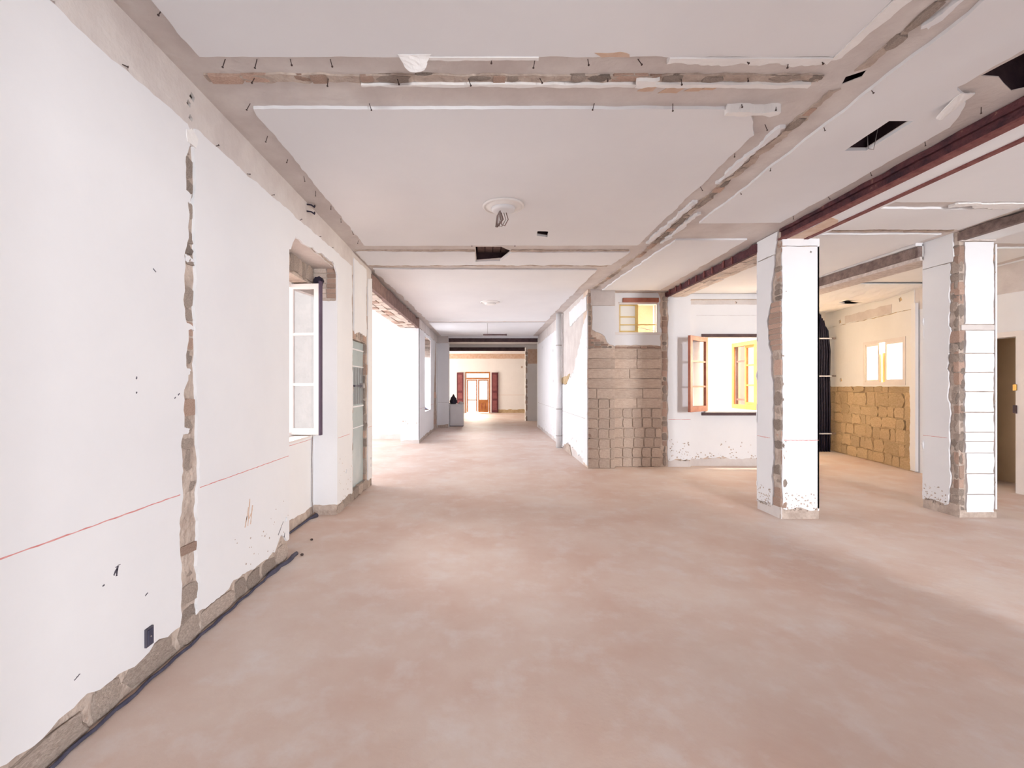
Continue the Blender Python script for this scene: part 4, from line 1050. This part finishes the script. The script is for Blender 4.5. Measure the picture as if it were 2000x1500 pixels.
# grey encrusted beams on the second pillar
b3 = thing('iron_beam', (5.85, 3.3, 3.34), 'grey-brown encrusted beam running forward from the rubble-cornered pillar', 'beam')
rough_face('web', 5.71, .06, 1.0, 5.52, 3.345, lambda y: zc(5.7, y) - .01, M['greybeam'], b3, .025)
box('soffit', 5.77, 6.13, 1.0, 5.51, 3.355, 3.46, M['warmwall'], b3)
b4 = thing('iron_beam', (5.85, 7.4, 3.27), 'grey-brown encrusted beam running back from the rubble-cornered pillar', 'beam')
rough_face('web', 5.63, .06, 5.94, 9.03, 3.275, lambda y: 3.415, M['greybeam'], b4, .012, 30, .006)
box('soffit', 5.69, 6.0, 5.94, 9.03, 3.235, 3.44, M['warmwall'], b4)
box('soffit_board', 5.655, 6.0, 5.94, 9.03, 3.225, 3.275, M['peel'], b4)
box('ceiling_fill', 5.60, 6.0, 5.94, 9.03, 3.415, 3.48, M['ceil_white'], b4)

# ------------------------------------------------------------------ right wall: door, window, ochre stone dado, cable bundle
A0, A1, A2 = Vector((7.62, -2.9, 0)), Vector((7.9, 8.40, 0)), Vector((8.5, 11.4, 0))


def RW(a, b, off=0.0):
    t = (b - a).normalized(); nrm = Vector((-t.y, t.x, 0))
    if nrm.x > 0: nrm = -nrm
    return (lambda u, v, d: a + t * u + nrm * (d + off) + Vector((0, 0, v))), (b - a).length


R1, L1 = RW(A0, A1); R2, L2 = RW(A1, A2)
DU0, DU1 = 9.62, 10.42        # door along the first stretch (measured from A0)
def slab(mb, pl, u0, u1, z0, z1, th=.28):
    mb.hexa([pl(u0, z0, 0), pl(u1, z0, 0), pl(u1, z0, -th), pl(u0, z0, -th), pl(u0, z1, 0), pl(u1, z1, 0), pl(u1, z1, -th), pl(u0, z1, -th)])


wr = MB(); slab(wr, R1, 0, DU0, -.1, 3.5)
slab(wr, R1, DU0, DU1, 2.33, 3.5); slab(wr, R1, DU1, L1, -.1, 3.5)
wall_r = struct(wr.build('wall_right', M['plaster']), 'white right wall with a doorway')
panel('cornice_band', [[(6, 2.98, .01), (L1, 2.98, 0), (L1, 3.42, 0), (6, 3.42, 0)]], R1, 0, .006, M['scar'], wall_r)
chips(wall_r, R1, 9.2, 9.6, .03, .3, 20, .01, .03, M['mortar'], 91)
panel('skirting_scar', [[(8.6, 0, 0), (9.5, 0, 0), (9.5, .12, .02), (8.6, .10, .02)]], R1, 0, .008, M['mortar'], wall_r)
d3 = MB(); 
slab(d3, lambda u, v, d: R1(u, v, d + .025), DU0 - .10, DU0 + .02, 0, 2.40, .14); slab(d3, lambda u, v, d: R1(u, v, d + .025), DU1 - .02, DU1 + .10, 0, 2.40, .14); slab(d3, lambda u, v, d: R1(u, v, d + .025), DU0 + .02, DU1 - .02, 2.32, 2.40, .14)
d3 = struct(d3.build('door_3', M['white_wood']), 'white door frame in the right wall with hinges')
for (z, h, m) in ((1.52, .09, M['brass']), (1.18, .12, M['wood_dark'])):
    mb = MB(); slab(mb, lambda u, v, d: R1(u, v, d + .04), DU0 + .0, DU0 + .045, z, z + h, .035); mb.build('hinge', m, d3)
mb = MB(); slab(mb, lambda u, v, d: R1(u, v, d - .75), DU0 - .9, DU1 + .9, -.05, 2.6, .1); struct(mb.build('wall_closet', M['beigedoor']), 'beige wall inside the doorway')
mb = MB(); slab(mb, lambda u, v, d: R1(u, v, d - .28), DU0 - .9, DU1 + .9, 2.5, 2.6, .5); mb.build('closet_top', M['beigedoor'], wall_r)
for a in (DU0 - .55, DU1 + .45):
    mb = MB(); slab(mb, lambda u, v, d: R1(u, v, d - .28), a, a + .1, -.05, 2.6, .5); mb.build('closet_side', M['beigedoor'], wall_r)
# second stretch with window and stone dado
WU0, WU1 = .22, 1.46
w5m = MB(); slab(w5m, R2, 0, WU0, -.1, 3.5); slab(w5m, R2, WU1, L2, -.1, 3.5); slab(w5m, R2, WU0, WU1, -.1, 1.62); slab(w5m, R2, WU0, WU1, 2.50, 3.5)
wall_r2 = struct(w5m.build('wall_right_far', M['ochre_joint']), 'warm wall with bare ochre stone beds below a small window')
panel('plaster_sheet', [[(-.02, 1.58, 0), (.2, 1.57, .004), (L2, 1.56, 0), (L2, 3.0, .01), (-.02, 3.0, 0)], [(WU0, 1.62, 0), (WU1, 1.62, 0), (WU1, 2.5, 0), (WU0, 2.5, 0)], pit(2.35, 1.72, .05)], R2, 0, .022, M['warmwall'], wall_r2)
panel('cornice_band', [[(-.02, 3.01, .012), (L2, 3.01, 0), (L2, 3.42, 0), (-.02, 3.42, 0)], pit(2.4, 3.1, .05), pit(.35, 3.25, .05)], R2, 0, .015, M['warmwall'], wall_r2)
panel('cornice_scar', [[(.6, 3.02, .015), (2.2, 3.02, .015), (2.2, 3.2, .015), (.6, 3.2, .015)]], R2, 0, .018, M['scar'], wall_r2)
panel('plaster_edge', [[(-.10, .02, 0), (.04, .02, .03), (.02, 3.1, 0), (-.10, 3.1, 0)]], R2, 0, .05, M['plaster'], wall_r2)
random.seed(44)
z = 0.0; r = 0
while z < 1.54:
    hgt = random.uniform(.18, .30); hgt = min(hgt, 1.57 - z)
    if 1.57 - z - hgt < .08: hgt = 1.57 - z
    u = .02 - random.uniform(0, .1)
    while u < L2:
        ww = random.uniform(.16, .46)
        piece('stone', random.choice(OCHRE), R2, max(0, u), min(L2, u + ww - .006), z + random.uniform(-.006, .016), z + hgt - random.uniform(-.002, .020), -.03, .026 + random.uniform(-.016, .014), wall_r2, .06)
        u += ww
    z += hgt
w5 = MB()
for (a, b, c, d) in ((WU0 - .03, WU0 + .03, 1.60, 2.52), (WU1 - .03, WU1 + .03, 1.60, 2.52), (WU0 + .03, WU1 - .03, 1.60, 1.66), (WU0 + .03, WU1 - .03, 2.46, 2.52)):
    slab(w5, lambda u, v, dd: R2(u, v, dd + .03), a, b, c, d, .09)
w5 = struct(w5.build('window_5', M['white_wood']), 'small two-leaf window with white frame above the ochre stones')
for (a, b) in ((WU0 + .03, .80), (.98, WU1 - .03)):
    mb = MB()
    for (p, q, c, d) in ((a, a + .05, 1.66, 2.46), (b - .05, b, 1.66, 2.46), (a + .05, b - .05, 1.66, 1.71), (a + .05, b - .05, 2.41, 2.46)): slab(mb, lambda u, v, dd: R2(u, v, dd + .01), p, q, c, d, .04)
    lf = mb.build('sash', M['white_wood'], w5); mb = MB(); slab(mb, lambda u, v, dd: R2(u, v, dd - .01), a + .05, b - .05, 1.71, 2.41, .005); mb.build('pane', M['glass'], lf)
mb = MB(); slab(mb, lambda u, v, dd: R2(u, v, dd - .04), .80, .98, 1.66, 2.25, .03); mb.build('wooden_post', M['wood_yellow'], w5)
# far end of the right room
struct(MB().box(5.75, 9.0, 11.45, 11.75, -.1, 3.5).build('wall_right_end', M['warmwall']), 'end wall of the right room')
# sagging torn ceiling cloth
n = 16; vs = []; fs = []
for i in range(n + 1):
    for j in range(n + 1):
        x = 6.3 + 2.0 * i / n; y = 8.0 + 3.4 * j / n
        sag = .10 * math.sin(math.pi * i / n) * math.sin(math.pi * j / n) + .02 * math.sin(i * 1.9) * math.sin(j * 1.3)
        vs.append((x, y, 3.385 - sag + .0))
for i in range(n):
    for j in range(n):
        if (i, j) in ((7, 5), (8, 5), (9, 6), (8, 6), (10, 6)): continue
        fs.append((i * (n + 1) + j, i * (n + 1) + j + 1, (i + 1) * (n + 1) + j + 1, (i + 1) * (n + 1) + j))
sc_ = mesh('ceiling_cloth', vs, fs, M['warmwall']); sm = sc_.modifiers.new('s', 'SOLIDIFY'); sm.thickness = .012
tag(sc_, 'sagging torn ceiling lining above the ochre stone wall', 'ceiling lining')

cbn = thing('cable_bundle', (8.13, 10.95, 0), 'thick bundle of black conduits strapped upright in the corner of the ochre room', 'conduits')
random.seed(8)
for k in range(14):
    x = 7.99 + .020 * k + random.uniform(-.006, .006); y = 10.93 + .05 * (k % 3); r_ = random.uniform(.018, .026)
    top = 3.38 - .35 * (k / 13.0) ** 1.2 + random.uniform(-.08, .03)
    MB().tube([(x, y, 0.0), (x + .01, y, .9), (x - .006, y, 1.8), (x + .008, y, 2.4), (x - .05 * (k / 13), y, 2.9), (x - .10 * (k / 13), y + .02, top)], r_, 8).build('conduit', M['black'], cbn, True)
for z in (.42, 1.80, 2.70):
    box('strap', 7.97, 8.275, 10.895, 10.91, z, z + .03, M['pipe'], cbn); box('bracket', 8.27, 8.365, 10.89, 10.93, z, z + .04, M['wire'], cbn)

# ------------------------------------------------------------------ wall behind the camera with balcony openings
wq = MB()
for (a, b) in ((-2.55, 1.3), (3.3, 4.35), (6.4, 7.9)): wq.box(a, b, -2.4, -2.1, -.1, 3.6)
wq.box(1.3, 3.3, -2.4, -2.1, 3.0, 3.6).box(4.35, 6.4, -2.4, -2.1, 3.1, 3.6)
struct(wq.build('wall_front', M['plaster']), 'wall with two balcony openings')

# ------------------------------------------------------------------ ceiling fittings
def rose(x, y, zz, label, wires):
    t = thing('ceiling_rose', (x, y, zz), label, 'ceiling rose', None)
    MB().lathe(x, y, [(.216, zz + .002), (.212, zz - .012), (.195, zz - .018), (.188, zz - .010), (.165, zz - .012), (.150, zz - .024), (.13, zz - .026)], 48).build('disc', M['bright'], t, True)
    MB().lathe(x, y, [(.125, zz - .02), (.118, zz - .048), (.10, zz - .058), (.03, zz - .05)], 40).build('boss', M['ceil_white'] if wires else M['bright'], t, True)
    if wires:
        for k in range(5):
            a = .5 + .9 * k; dx, dy = .035 * math.cos(a), .03 * math.sin(a)
            MB().tube([(x - .03, y, zz - .04), (x - .05 + dx * .5, y - .01, zz - .11), (x - .045 + dx, y + dy, zz - .19 - .01 * k), (x - .02 + dx * 1.2, y + dy, zz - .20), (x + .02 + dx, y, zz - .14), (x + .0 + dx, y, zz - .07)], .005, 6).build('wire', M['wire'] if k % 2 else M['brownbeam'], t, True)
    return t


rose(.174, 4.70, zc(0, 4.7) - T, 'round white ceiling rose with a tangle of bare wires hanging', True)
rose(.08, 9.97, zc(0, 9.97) - T, 'round white ceiling rose without wires, further down the hall', False)
bt = thing('lamp_batten', (.22, 13.4, 3.08), 'dark bare lamp batten hanging by one wire from the corridor ceiling', 'lamp')
box('batten', -.10, .58, 13.37, 13.43, 3.06, 3.10, M['wood_dark'], bt, .006)
box('end_cap', .56, .60, 13.365, 13.435, 3.055, 3.105, M['wood_dark'], bt)
MB().tube([(.03, 13.4, 3.10), (.035, 13.4, 3.3), (.03, 13.4, zc(0, 13.4))], .006, 6).build('wire', M['wire'], bt, True)
MB().tube([(2.93, 3.50, zc(3, 3.5) + .06), (2.925, 3.49, 3.44), (2.915, 3.47, 3.40), (2.935, 3.45, 3.385), (2.95, 3.46, 3.42), (2.96, 3.44, zc(3, 3.4) + .06)], .0025, 6).build('hanging_wire', M['wire'], ceil, True)

for o in bpy.data.objects:
    if '_base' in o: del o['_base']
